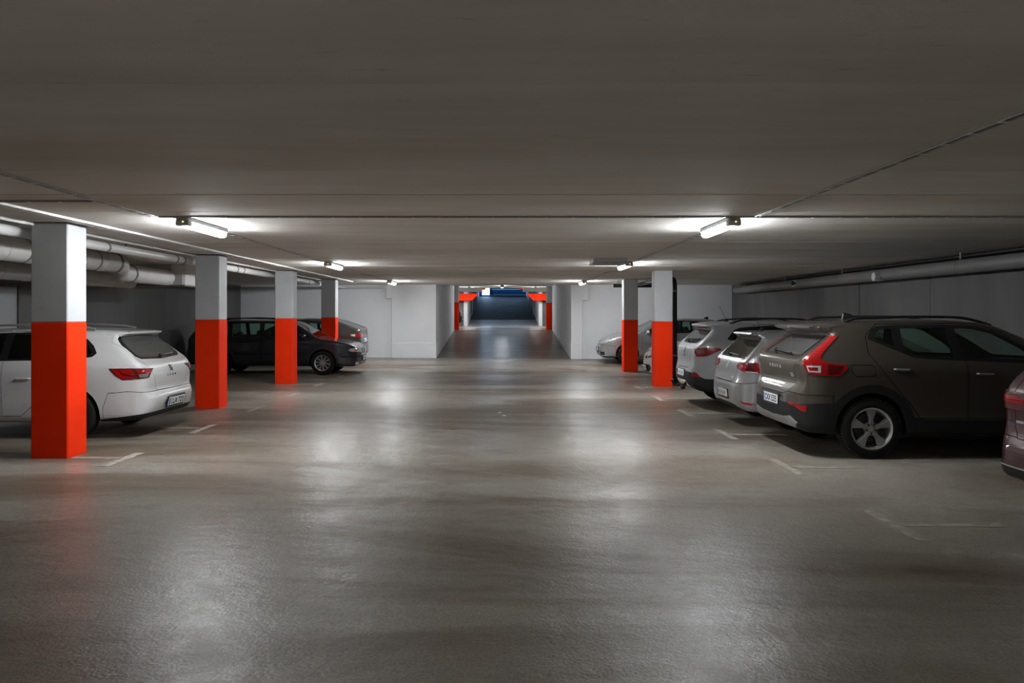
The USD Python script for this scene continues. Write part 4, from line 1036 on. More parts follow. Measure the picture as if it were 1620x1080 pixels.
def suv_extra(car, B):
    text_obj(car, B, 'VOLVO', .040, .02, 1.005, 'letter_silver', .055)
    text_obj(car, B, 'T3', .044, -.50, .925, 'letter_silver', .012, name='badge')
    plate(car, B, 0, .625, 'CXX 535', out=.016)
SUV['extra'] = suv_extra

# ---- silver hatchback on the right between the two SUVs
G7 = dict(L=4.255, W=.895, paint='paint_silver_dull', xr=.80, xf=3.437, R=.315, track=.875, tw=.20, rim=.205, style='multi',
    prof=[(.40, .22), (.12, .26), (.03, .36), (.0, .50), (.0, .60), (.03, .66), (.075, .74), (.085, .85), (.10, .95), (.15, 1.0), (.44, 1.30), (.38, 1.345), (.26, 1.375), (.28, 1.40), (.55, 1.43), (1.1, 1.452), (1.6, 1.455), (2.1, 1.43), (2.45, 1.35), (3.05, 1.05), (3.2, .985), (3.7, .90), (4.05, .78), (4.2, .66), (4.255, .50), (4.22, .28), (4.1, .20), (3.7, .18)],
    sect=[(0, .17), (.70, .17), (.82, .21), (.862, .30), (.885, .45), (.885, .60), (.895, .72), (.885, .85), (.86, .95), (.835, 1.02), (.75, 1.22), (.68, 1.35), (.58, 1.42), (.36, 1.45), (0, 1.46)],
    plan=[(0, 0), (0, .42), (.03, .62), (.09, .75), (.2, .83), (.40, .873), (.9, .895), (3.3, .895), (3.8, .86), (4.06, .74), (4.2, .52), (4.255, .25), (4.255, 0)],
    taper=[(0, .86), (.3, .90), (.9, .97), (1.6, 1), (2.3, 1), (3.1, .94), (4.2, .9)], k1=.09, k2=.06, belt=.92,
    side_glass=[([(.95, 1.00), (1.05, 1.26), (1.25, 1.335), (1.7, 1.355), (2.1, 1.335), (2.4, 1.24), (2.85, .985), (2.2, .975), (1.2, .99)],
        [[(1.02, 1.02), (1.10, 1.23), (1.27, 1.305), (1.66, 1.325), (1.68, 1.0), (1.2, 1.015)], [(1.76, 1.325), (2.08, 1.305), (2.36, 1.21), (2.70, 1.015), (1.76, 1.0)]])],
    rear_glass=([(0, 1.01), (.60, 1.015), (.66, 1.05), (.60, 1.325), (0, 1.335)], [(0, 1.04), (.55, 1.045), (.60, 1.075), (.55, 1.29), (0, 1.30)], .52), rear_glass_mat='glass_dark',
    windscreen=([(0, 1.02), (.68, .99), (.58, 1.34), (0, 1.38)], 2.1),
    panels=[dict(name='tailgate', reg=('rear', [(0, .655), (.38, .66), (.46, .69), (.50, .80), (.52, .99), (.70, 1.03), (.64, 1.34), (.66, 1.36), (.60, 1.46), (0, 1.47)], -.3, .55, {'mirror': True}), one=True),
            dict(name='rear_bumper', reg=('side', [(-.1, .1), (-.1, .66), (.10, .66), (.40, .70), (.40, .1)], -1.2, 1.2), one=True),
            dict(name='rear_door', reg=('side', [(1.72, .36), (1.72, 1.375), (1.2, 1.36), (.98, 1.26), (.97, .98), (1.06, .78), (1.22, .56), (1.30, .36)], .3, 1.3)),
            dict(name='front_door', reg=('side', [(1.728, .36), (1.728, 1.375), (2.1, 1.36), (2.45, 1.25), (2.92, .96), (2.95, .7), (2.85, .36)], .3, 1.3)),
            dict(name='bonnet', reg=('top', [(3.15, -.66), (3.9, -.64), (4.1, -.40), (4.14, 0), (4.1, .40), (3.9, .64), (3.15, .66)], .6, 1.2), one=True)],
    handles=[(1.15, .88), (2.0, .88)], mirror=(2.75, 1.0), wiper=((.26, 1.065), (-.30, 1.05)), rod=(.62, 1.44, -.12, .20), seats=(2.05, 1.2, .34), seat_h=.60,
    features=[
        dict(name='tail_lamp', mat='lamp_red', split=True, out=.010, reg=[('corner', [(.225, .900), (.249, .948), (.283, .966), (.491, .972), (.533, .958), (.672, .802), (.546, .806), (.366, .823), (.242, .862)], .3, 1.3, {'theta': 72.7})]),
        dict(name='lamp_cluster', mat='lamp_red_dark', split=True, out=.0115, cut=False, inn=0, **{'in': 'tail_lamp'}, reg=[('corner', [(.36, .955), (.48, .957), (.50, .87), (.50, .845), (.345, .85)], .3, 1.3, {'theta': 72.7})]),
        dict(name='reversing_lamp', mat='lamp_clear', split=True, out=.0115, cut=False, inn=0, **{'in': 'tail_lamp'}, reg=[('corner', [(.342, .845), (.515, .836), (.546, .81), (.366, .826)], .3, 1.3, {'theta': 72.7})]),
        dict(name='rear_reflector', mat='lamp_red', split=True, out=.006, inn=-.01, reg=[('corner', [(.27, .398), (.497, .372), (.43, .350), (.324, .362)], .2, 1.3, {'theta': 72.8})]),
        dict(name='lower_valance', mat='cladding', out=.003, reg=[('rear', [(0, .1), (0, .33), (.45, .33), (.60, .28), (.64, .1)], -.3, .45, {'mirror': True})]),
        dict(name='headlamp', mat='lamp_clear', split=True, reg=[('fcorner', [(.0, .66), (.45, .72), (.66, .78), (.60, .84), (.2, .80), (-.02, .74)], .3, 1.4, {'theta': 60})]),
    ])
def roundel(car, B, y, z, r, front=False, letters='VW', mt='letter_silver', ring_w=.010):
    ri = extr(Point(0, 0).buffer(r, 24).difference(Point(0, 0).buffer(r-ring_w, 24)), .008)
    me = ri.to_mesh(); rg = trimesh.Trimesh(me.vert_properties[:, :3], me.tri_verts)
    parts = [rg]
    def stroke(pts, w): 
        me = extr(LineString(pts).buffer(w/2, cap_style=2), .008).to_mesh(); return trimesh.Trimesh(me.vert_properties[:, :3], me.tri_verts)
    if letters == 'VW':
        parts += [stroke([(-.40*r, .78*r), (0, .08*r), (.40*r, .78*r)], .16*r), stroke([(-.80*r, .35*r), (-.38*r, -.72*r), (0, .0), (.38*r, -.72*r), (.80*r, .35*r)], .16*r)]
    m = trimesh.util.concatenate(parts)
    V = np.array(m.vertices); s = 1 if front else -1
    x = B.rear_x(y + s*V[:, 0], z + V[:, 1], front) + s*(V[:, 2]+.001)
    m.vertices = np.stack([x, y + s*V[:, 0], z + V[:, 1]], 1)
    obj('round_badge', m, mt, car)
def g7_extra(car, B):
    roundel(car, B, 0, .90, .055)
    obj('badge', on_rear(B, cat(cbx(-.045, .045, -.011, .011, 0, .005, .002)), -.36, .725), 'letter_silver', car)
    plate(car, B, 0, .475, '~', out=.014)
G7['extra'] = g7_extra

# ---- pale grey crossover, right, third
clad = unary_union([ring(.93, .35, .475), ring(3.576, .35, .475), Polygon([(-.1, .1), (4.6, .1), (4.6, .55), (4.0, .52), (3.2, .45), (1.3, .45), (.62, .515), (.25, .53), (.12, .60), (.0, .655), (-.1, .66)])]).buffer(.02).buffer(-.02)
KJ = dict(L=4.449, W=.918, paint='paint_pale_grey', xr=.93, xf=3.576, R=.348, track=.89, tw=.215, rim=.225, style='multi', arch=.40,
    prof=[(.45, .27), (.18, .31), (.05, .42), (.0, .56), (.02, .66), (.06, .72), (.09, .82), (.085, .95), (.09, 1.04), (.13, 1.10), (.18, 1.14), (.46, 1.41), (.36, 1.44), (.30, 1.47), (.33, 1.50), (.6, 1.545), (1.1, 1.575), (1.7, 1.58), (2.2, 1.55), (2.5, 1.48), (3.1, 1.16), (3.3, 1.07), (3.8, 1.0), (4.2, .88), (4.38, .72), (4.449, .55), (4.42, .36), (4.3, .26), (3.9, .22)],
    sect=[(0, .22), (.72, .22), (.84, .27), (.885, .38), (.905, .55), (.905, .70), (.918, .85), (.915, .95), (.895, 1.05), (.86, 1.13), (.79, 1.32), (.72, 1.46), (.62, 1.54), (.38, 1.575), (0, 1.59)],
    plan=[(0, 0), (0, .34), (.03, .55), (.10, .70), (.22, .80), (.42, .865), (.75, .905), (1.0, .918), (3.4, .918), (3.9, .88), (4.2, .76), (4.38, .52), (4.449, .25), (4.449, 0)],
    taper=[(0, .84), (.3, .88), (.8, .95), (1.6, 1), (2.4, 1), (3.2, .93), (4.4, .9)], k1=.10, k2=.07, belt=1.0,
    side_glass=[([(.66, 1.235), (.80, 1.39), (.92, 1.435), (1.5, 1.475), (2.1, 1.46), (2.45, 1.37), (2.95, 1.12), (2.3, 1.10), (1.3, 1.15), (.95, 1.20), (.70, 1.212)],
        [[(.74, 1.245), (.84, 1.36), (.94, 1.395), (1.12, 1.41), (1.12, 1.21), (.95, 1.225)], [(1.2, 1.43), (1.66, 1.445), (1.68, 1.15), (1.35, 1.17), (1.2, 1.19)], [(1.76, 1.445), (2.08, 1.43), (2.4, 1.345), (2.78, 1.145), (1.78, 1.14)]])],
    rear_glass=([(0, 1.135), (.52, 1.15), (.64, 1.23), (.63, 1.33), (.58, 1.42), (0, 1.435)], [(0, 1.16), (.50, 1.175), (.59, 1.24), (.58, 1.32), (.53, 1.395), (0, 1.405)], .58), rear_glass_mat='glass_dark',
    windscreen=([(0, 1.12), (.68, 1.10), (.58, 1.45), (0, 1.50)], 2.2),
    panels=[dict(name='tailgate', reg=('rear', [(0, .70), (.34, .70), (.46, .72), (.52, .80), (.50, .92), (.60, 1.10), (.70, 1.22), (.66, 1.43), (.62, 1.58), (0, 1.60)], -.3, .60, {'mirror': True}), one=True),
            dict(name='rear_door', reg=('side', [(1.72, .48), (1.72, 1.50), (1.15, 1.48), (1.02, 1.25), (1.06, 1.0), (1.24, .74), (1.42, .48)], .3, 1.3)),
            dict(name='front_door', reg=('side', [(1.728, .48), (1.728, 1.50), (2.1, 1.485), (2.5, 1.38), (2.98, 1.10), (3.02, .8), (2.96, .48)], .3, 1.3)),
            dict(name='bonnet', reg=('top', [(3.28, -.68), (4.0, -.64), (4.3, -.40), (4.34, 0), (4.3, .40), (4.0, .64), (3.28, .68)], .7, 1.3), one=True)],
    handles=[(1.25, 1.0), (2.1, .98)], mirror=(2.85, 1.12), wiper=((.22, 1.19), (-.16, 1.175)), rod=(.86, 1.575, -.12, .24),
    rails=[(.75, .60, 1.50), (.95, .60, 1.565), (1.5, .60, 1.60), (2.1, .59, 1.585), (2.45, .58, 1.47)],
    features=[
        dict(name='lower_cladding', mat='cladding', reg=[('side', clad, -1.3, 1.3, {'sides': (1,)})], out=.006, arch_open=True),
        dict(name='tail_lamp', mat='lamp_red', split=True, out=.014, reg=[('corner', [(.262, 1.045), (.339, 1.077), (.425, 1.083), (.690, 1.080), (.745, 1.05), (.60, .985), (.476, .928), (.300, .918), (.268, .992)], .3, 1.3, {'theta': 76})]),
        dict(name='lamp_cluster', mat='lamp_smoke', split=True, out=.0155, cut=False, inn=0, **{'in': 'tail_lamp'}, reg=[('corner', [(.295, 1.04), (.442, 1.05), (.45, .975), (.31, .975)], .3, 1.3, {'theta': 76})]),
        dict(name='rear_reflector', mat='lamp_red', split=True, out=.012, inn=-.01, reg=[('corner', [(.245, .650), (.30, .632), (.380, .550), (.205, .565)], .2, 1.3, {'theta': 76})]),
        dict(name='skid_plate', mat='lamp_smoke', out=.012, cut=False, inn=.001, reg=[('rear', [(0, .36), (0, .47), (.26, .48), (.36, .44), (.40, .35)], -.3, .5, {'mirror': True})]),
        dict(name='headlamp', mat='lamp_clear', split=True, reg=[('fcorner', [(-.05, .76), (.40, .84), (.62, .90), (.60, .97), (.2, .92), (-.05, .88)], .3, 1.4, {'theta': 60})]),
    ])
def kj_extra(car, B):
    m = extr(Polygon([(0, .062), (.036, 0), (0, -.062), (-.036, 0)]).difference(Polygon([(0, .036), (.018, 0), (0, -.036), (-.018, 0)])), .012).to_mesh()
    obj('diamond_badge', on_rear(B, trimesh.Trimesh(m.vert_properties[:, :3], m.tri_verts), .0, 1.005), 'chrome', car)
    text_obj(car, B, 'KADJAR', .026, 0, .905, 'chrome', .008)
    plate(car, B, 0, .60, '~', out=.014)
    obj('tow_bar', tube(bend([(.3, .0, .36), (.02, .0, .36), (-.10, .0, .35), (-.14, 0, .42)], .08), .022, 10), 'trim_black', car, smooth=50)
    obj('tow_ball', trimesh.creation.icosphere(3, .032).apply_translation([-.14, 0, .44]), 'trim_black', car, smooth=True)
    obj('tow_socket', cbx(-.06, .02, -.36, -.26, .30, .38, .02), 'trim_black', car)
KJ['extra'] = kj_extra

# ---- white estate on the left
LE = dict(fair=2, L=4.535, W=.908, paint='paint_white', xr=1.03, xf=3.666, R=.318, track=.885, tw=.205, rim=.205, style='multi', glass='glass_dark',
    prof=[(.42, .22), (.16, .25), (.085, .33), (.038, .42), (-.004, .515), (.004, .54), (.075, .572), (.12, .605), (.10, .70), (.095, .82), (.13, .93), (.20, .985), (.56, 1.30), (.48, 1.335), (.40, 1.36), (.43, 1.385), (.75, 1.42), (1.3, 1.45), (1.9, 1.455), (2.4, 1.42), (2.75, 1.33), (3.35, 1.03), (3.5, .97), (3.95, .89), (4.3, .77), (4.48, .64), (4.535, .48), (4.5, .28), (4.35, .19), (4.0, .17)],
    sect=[(0, .17), (.70, .17), (.82, .21), (.865, .30), (.89, .45), (.895, .58), (.908, .74), (.90, .86), (.872, .935), (.84, 1.0), (.76, 1.2), (.69, 1.34), (.59, 1.415), (.36, 1.45), (0, 1.46)],
    plan=[(0, 0), (0, .38), (.02, .56), (.09, .72), (.2, .81), (.42, .865), (.9, .90), (1.2, .908), (3.5, .908), (4.0, .87), (4.3, .74), (4.48, .48), (4.535, .22), (4.535, 0)],
    taper=[(0, .80), (.4, .86), (1.0, .955), (1.8, 1), (2.6, 1), (3.4, .94), (4.5, .9)], k1=.09, k2=.07, belt=.90,
    side_glass=[([(.735, 1.105), (.80, 1.20), (.90, 1.285), (1.2, 1.345), (1.7, 1.375), (2.3, 1.355), (2.7, 1.25), (3.12, 1.02), (2.5, 1.00), (1.5, 1.015), (.95, 1.035), (.78, 1.06)],
        [[(.80, 1.11), (.90, 1.24), (1.02, 1.285), (1.22, 1.315), (1.22, 1.05), (.95, 1.065), (.84, 1.08)], [(1.30, 1.33), (1.84, 1.345), (1.86, 1.035), (1.30, 1.05)], [(1.95, 1.345), (2.28, 1.325), (2.62, 1.235), (2.98, 1.045), (1.95, 1.03)]])],
    rear_glass=([(0, 1.0), (.60, 1.02), (.68, 1.06), (.66, 1.20), (.58, 1.315), (0, 1.33)], [(0, 1.03), (.54, 1.05), (.60, 1.085), (.58, 1.19), (.51, 1.285), (0, 1.30)], .66), rear_glass_mat='glass_dusty',
    windscreen=([(0, 1.06), (.68, 1.03), (.58, 1.36), (0, 1.40)], 2.3),
    panels=[dict(name='tailgate', reg=('rear', [(0, .59), (.40, .595), (.46, .63), (.62, .93), (.72, 1.06), (.68, 1.24), (.62, 1.33), (.60, 1.45), (0, 1.47)], -.3, .70, {'mirror': True}), one=True),
            dict(name='rear_bumper', reg=('side', [(-.1, .1), (-.1, .70), (.10, .60), (.30, .62), (.55, .60), (.62, .40), (.62, .1)], -1.2, 1.2), one=True),
            dict(name='rear_door', reg=('side', [(1.90, .30), (1.90, 1.395), (1.28, 1.37), (1.16, 1.15), (1.18, 1.0), (1.36, .68), (1.50, .44), (1.66, .30)], .3, 1.3)),
            dict(name='front_door', reg=('side', [(1.908, .30), (1.908, 1.395), (2.3, 1.38), (2.72, 1.27), (3.2, 1.0), (3.22, .7), (3.12, .30)], .3, 1.3)),
            dict(name='bonnet', reg=('top', [(3.48, -.66), (4.15, -.62), (4.36, -.40), (4.40, 0), (4.36, .40), (4.15, .62), (3.48, .66)], .6, 1.2), one=True)],
    handles=[(1.62, .79), (2.55, .78)], mirror=(2.98, 1.02), wiper=((-.02, 1.045), (-.42, 1.06)), rails=[(.85, .58, 1.41), (1.0, .58, 1.445), (1.6, .58, 1.475), (2.3, .57, 1.455), (2.6, .565, 1.385)], rail_mat='skid_silver',
    seats=(2.3, 1.5, .34), seat_h=.60,
    features=[
        dict(name='tail_lamp', mat='lamp_red_dark', split=True, out=.010, reg=[('corner', [(.845, .912), (.564, .915), (.322, .902), (.375, .790), (.489, .779), (.687, .769), (.765, .82)], .2, 1.3, {'theta': 65.3})]),
        dict(name='lamp_glow_bar', mat='lamp_red', split=True, out=.0115, cut=False, inn=0, **{'in': 'tail_lamp'}, reg=[('corner', [(.815, .900), (.75, .900), (.70, .83), (.55, .795), (.55, .787), (.69, .779), (.755, .825)], .2, 1.3, {'theta': 65.3})]),
        dict(name='lamp_upper', mat='lamp_red', split=True, out=.0115, cut=False, inn=0, **{'in': 'tail_lamp'}, reg=[('corner', [(.735, .900), (.585, .903), (.545, .82), (.69, .85)], .2, 1.3, {'theta': 65.3}), ('corner', [(.53, .898), (.345, .889), (.366, .850), (.51, .85)], .2, 1.3, {'theta': 65.3})]),
        dict(name='reversing_lamp', mat='lamp_smoke', split=True, out=.0115, cut=False, inn=0, **{'in': 'tail_lamp'}, reg=[('corner', [(.506, .84), (.372, .842), (.388, .797), (.485, .790)], .2, 1.3, {'theta': 65.3})]),
        dict(name='lower_valance', mat='cladding', out=.003, reg=[('side', [(-.1, .1), (-.1, .345), (.12, .325), (.62, .262), (.72, .262), (.72, .1)], -1.3, 1.3, {'sides': (1,)})], arch_open=True),
        dict(name='plate_recess', mat='paint_white', out=-.022, inn=-.034, reg=[('rear', [(0, .365), (.40, .365), (.29, .51), (0, .515)], -.3, .25, {'mirror': True})]),
        dict(name='headlamp', mat='lamp_clear', split=True, reg=[('fcorner', [(.0, .66), (.45, .72), (.66, .78), (.60, .84), (.2, .80), (-.02, .74)], .3, 1.4, {'theta': 60})]),
    ])
def le_extra(car, B):
    # the angular S badge: two interlocked hooked bars
    g = [[(-.036, .044), (.036, .030), (.036, .014), (-.018, .024), (-.018, .010), (.030, .002), (.036, -.004), (.036, -.046), (-.036, -.034), (-.036, -.018), (.018, -.028), (.018, -.012), (-.030, -.004), (-.036, .002)]]
    m = extr(unary_union([Polygon(p).buffer(0) for p in g]), .008).to_mesh()
    obj('brand_badge', on_rear(B, trimesh.Trimesh(m.vert_properties[:, :3], m.tri_verts), -.02, .875), 'plate_black', car)
    text_obj(car, B, 'LEON', .030, -.02, .765, 'plate_black', .055)
    plate(car, B, 0, .425, 'OJA 721', out=.018, tilt=-.25)
LE['extra'] = le_extra

# ---- dark navy estate on the left, nose to the aisle
V7 = dict(L=4.71, W=.90, paint='paint_navy', xr=.98, xf=3.73, R=.322, track=.885, tw=.20, rim=.208, style='ten', glass='glass_green', arch=.365, rim_mat='rim_silver',
    prof=[(.35, .26), (.10, .28), (.0, .40), (.0, .58), (.05, .64), (.09, .70), (.11, .96), (.16, 1.04), (.40, 1.38), (.48, 1.44), (.9, 1.475), (1.8, 1.490), (2.4, 1.475), (2.85, 1.41), (3.08, 1.30), (3.58, .99), (3.68, .955), (4.1, .90), (4.45, .82), (4.62, .72), (4.68, .60), (4.71, .48), (4.69, .32), (4.56, .20), (4.1, .19)],
    sect=[(0, .19), (.70, .19), (.82, .23), (.865, .33), (.88, .50), (.89, .58), (.90, .62), (.898, .78), (.885, .90), (.84, .98), (.77, 1.2), (.71, 1.37), (.62, 1.445), (.38, 1.48), (0, 1.495)],
    plan=[(0, 0), (0, .58), (.04, .74), (.14, .84), (.4, .89), (.8, .90), (3.7, .90), (4.1, .88), (4.4, .80), (4.6, .64), (4.69, .42), (4.71, .2), (4.71, 0)],
    taper=[(0, .93), (.4, .95), (1.0, .98), (1.8, 1), (2.6, 1), (3.4, .94), (4.7, .9)], k1=.09, k2=.07, belt=.93,
    side_glass=[([(.50, 1.05), (.62, 1.32), (.85, 1.385), (1.8, 1.405), (2.5, 1.39), (2.82, 1.32), (3.38, 1.0), (2.4, .985), (1.0, 1.02)],
        [[(.58, 1.065), (.67, 1.29), (.86, 1.35), (1.18, 1.365), (1.18, 1.045)], [(1.28, 1.37), (2.02, 1.375), (2.04, 1.02), (1.28, 1.04)], [(2.14, 1.375), (2.48, 1.36), (2.78, 1.295), (3.22, 1.03), (2.14, 1.015)]])],
    rear_glass=([(0, 1.02), (.62, 1.03), (.60, 1.39), (0, 1.41)], [(0, 1.05), (.57, 1.06), (.56, 1.36), (0, 1.38)], .48),
    windscreen=([(0, 1.02), (.70, .99), (.60, 1.35), (0, 1.40)], 2.75), screen_mat='glass_green',
    panels=[dict(name='tailgate', reg=('rear', [(0, .645), (.62, .65), (.66, 1.0), (.62, 1.41), (.56, 1.46), (0, 1.47)], -.3, .50, {'mirror': True}), one=True),
            dict(name='rear_door', reg=('side', [(2.08, .36), (2.08, 1.425), (1.24, 1.41), (1.22, .95), (1.28, .74), (1.40, .56), (1.46, .36)], .3, 1.3)),
            dict(name='front_door', reg=('side', [(2.088, .36), (2.088, 1.425), (2.5, 1.41), (2.86, 1.33), (3.40, 1.0), (3.42, .7), (3.32, .36)], .3, 1.3)),
            dict(name='bonnet', reg=('top', [(3.62, -.68), (4.3, -.60), (4.50, -.40), (4.62, -.22), (4.64, 0), (4.62, .22), (4.50, .40), (4.3, .60), (3.62, .68)], .6, 1.2), one=True),
            dict(name='front_bumper', reg=('side', [(4.9, .1), (4.9, .60), (4.55, .60), (4.15, .56), (4.12, .1)], -1.3, 1.3), one=True)],
    handles=[(1.40, .90), (2.25, .89)], mirror=(3.22, 1.03), handle_mat='paint_navy', seats=(2.55, 1.7, .36), seat_h=.62,
    rails=[(.55, .60, 1.43), (.72, .60, 1.485), (1.5, .60, 1.515), (2.4, .59, 1.495), (2.7, .585, 1.42)], fin=(.9, 1.475),
    features=[
        dict(name='headlamp', mat='lamp_clear', split=True, out=.006, reg=[('fcorner', [(-.02, .60), (.25, .60), (.55, .615), (.66, .645), (.62, .70), (.25, .725), (.02, .735)], .25, 1.4, {'theta': 60})]),
        dict(name='indicator', mat='lamp_amber', split=True, out=.0075, cut=False, inn=0, **{'in': 'headlamp'}, reg=[('fcorner', [(.38, .625), (.47, .63), (.47, .70), (.38, .70)], .25, 1.4, {'theta': 60})]),
        dict(name='headlamp_lens', mat='lamp_smoke', split=True, out=.0075, cut=False, inn=0, **{'in': 'headlamp'}, reg=[('fcorner', Point(.18, .665).buffer(.045), .25, 1.4, {'theta': 60})]),
        dict(name='grille', mat='trim_gloss', out=-.004, reg=[('front', [(0, .53), (.24, .53), (.27, .70), (0, .71)], 4.3, 5.0, {'mirror': True})]),
        dict(name='grille_frame', mat='chrome', out=.004, cut=False, reg=[('front', mirror_poly([(0, .525), (.245, .525), (.275, .705), (0, .715)]).difference(mirror_poly([(0, .54), (.23, .54), (.255, .69), (0, .70)])), 4.3, 5.0, {'sides': (1,)})]),
        dict(name='lower_intake', mat='trim_black', out=-.006, reg=[('front', [(0, .23), (.36, .23), (.44, .30), (.44, .34), (0, .33)], 4.2, 5.0, {'mirror': True})]),
        dict(name='fog_lamp', mat='lamp_clear', split=True, out=.004, reg=[('front', [(.52, .255), (.66, .265), (.66, .335), (.52, .325)], 4.0, 5.0, {})]),
        dict(name='bumper_strip', mat='cladding', out=.006, cut=False, reg=[('side', [(4.2, .465), (4.9, .455), (4.9, .505), (4.2, .515)], -1.3, 1.3, {'sides': (1,)})]),
        dict(name='door_strip', mat='cladding', out=.008, cut=False, reg=[('side', [(1.36, .545), (3.3, .535), (3.3, .585), (1.40, .595)], .3, 1.3)]),
        dict(name='tail_lamp', mat='lamp_red_dark', split=True, out=.008, reg=[('corner', [(.30, .75), (.48, .75), (.50, 1.0), (.62, 1.36), (.52, 1.37), (.36, 1.02)], .3, 1.4, {'theta': 45})]),
    ])
def v7_extra(car, B):
    plate(car, B, 0, .43, '~', front=True, out=.020)
    bars = []
    for k in range(-4, 5): bars.append(tube([(float(B.rear_x(.05*k, z, True)[0])-.004, .05*k, z) for z in (.545, .62, .69)], .006, 6))
    obj('grille_bars', cat(bars), 'skid_silver', car, kind='stuff')
    d = np.array([(float(B.rear_x(.20*t, .55+.14*(t+1)/2, True)[0])+.004, .20*t, .55+.14*(t+1)/2) for t in np.linspace(-1, 1, 7)])
    obj('diagonal_bar', tube(d, .008, 6), 'chrome', car)
    red = cbx(-.10, .10, -.05, .05, 0, .006, .002); 
    me = cat(red); me.apply_transform(trimesh.transformations.rotation_matrix(.12, [0, 1, 0])); me.apply_translation([3.42, -.42, .985])
    obj('dash_note', me, 'lamp_red', car, label='small red paper on the dashboard')
V7['extra'] = v7_extra

# ---- dark grey hatchback behind the navy estate, tail to the aisle
CV = dict(L=4.25, W=.885, paint='paint_charcoal', xr=.76, xf=3.38, R=.32, track=.865, tw=.20, rim=.21, style='seven', glass='glass_green',
    prof=[(.40, .22), (.10, .26), (.0, .38), (.0, .55), (.03, .66), (.06, .80), (.05, .93), (.10, 1.005), (.05, 1.05), (.03, 1.075), (.10, 1.10), (.35, 1.19), (.80, 1.35), (1.3, 1.445), (1.75, 1.46), (2.2, 1.42), (2.6, 1.28), (3.3, .94), (3.7, .82), (4.1, .68), (4.22, .55), (4.25, .42), (4.2, .26), (4.0, .19), (3.6, .18)],
    sect=[(0, .17), (.68, .17), (.81, .22), (.855, .33), (.875, .50), (.885, .68), (.872, .82), (.84, .92), (.80, 1.0), (.72, 1.22), (.65, 1.36), (.55, 1.43), (.34, 1.455), (0, 1.465)],
    plan=[(0, 0), (0, .40), (.03, .60), (.10, .74), (.24, .82), (.5, .87), (.9, .885), (3.2, .885), (3.7, .84), (4.0, .72), (4.18, .5), (4.25, .2), (4.25, 0)],
    taper=[(0, .84), (.4, .88), (1.0, .95), (1.7, 1), (2.3, 1), (3.1, .92), (4.2, .9)], k1=.08, k2=.06, belt=.90,
    side_glass=[([(.80, 1.0), (1.0, 1.17), (1.3, 1.30), (1.7, 1.345), (2.1, 1.325), (2.5, 1.19), (2.95, .94), (2.2, .925), (1.2, .96)],
        [[(.92, 1.01), (1.08, 1.16), (1.32, 1.265), (1.62, 1.31), (1.64, .965), (1.2, .985)], [(1.72, 1.315), (2.08, 1.29), (2.45, 1.165), (2.80, .965), (1.72, .955)]])],
    rear_glass=([(0, 1.115), (.56, 1.115), (.52, 1.34), (0, 1.38)], [(0, 1.125), (.52, 1.125), (.48, 1.32), (0, 1.36)], .95), rear_glass_mat='glass_dark',
    windscreen=([(0, .98), (.66, .95), (.56, 1.28), (0, 1.36)], 2.2),
    panels=[dict(name='tailgate', reg=('rear', [(0, .62), (.44, .63), (.48, .80), (.52, .98), (.62, 1.10), (.56, 1.36), (0, 1.42)], -.3, .95, {'mirror': True}), one=True),
            dict(name='rear_door', reg=('side', [(1.68, .34), (1.68, 1.365), (1.2, 1.30), (.94, 1.08), (1.02, .78), (1.2, .55), (1.28, .34)], .3, 1.3)),
            dict(name='front_door', reg=('side', [(1.688, .34), (1.688, 1.365), (2.1, 1.345), (2.5, 1.22), (2.98, .93), (2.96, .6), (2.86, .34)], .3, 1.3))],
    handles=[(1.9, .85)], mirror=(2.72, .99), seats=(2.0, 1.2, .34), seat_h=.58,
    features=[
        dict(name='tail_lamp', mat='lamp_red', split=True, out=.010, reg=[('corner', [(.22, .90), (.30, .955), (.62, .975), (.74, .96), (.70, .90), (.48, .855), (.26, .85)], .2, 1.3, {'theta': 60})]),
        dict(name='reversing_lamp', mat='lamp_clear', split=True, out=.0115, cut=False, inn=0, **{'in': 'tail_lamp'}, reg=[('corner', [(.58, .965), (.72, .955), (.69, .91), (.58, .89)], .2, 1.3, {'theta': 60})]),
        dict(name='lower_glass', mat='glass_green', out=-.004, inn=-.009, reg=[('rear', [(0, .94), (.42, .95), (.48, 1.0), (.50, 1.05), (0, 1.05)], -.3, .35, {'mirror': True})]),
        dict(name='lower_valance', mat='cladding', out=.003, reg=[('rear', [(0, .1), (0, .34), (.5, .34), (.7, .28), (.72, .1)], -.3, .4, {'mirror': True})]),
    ])
CV['extra'] = lambda car, B: plate(car, B, 0, .74, '~', out=.012)

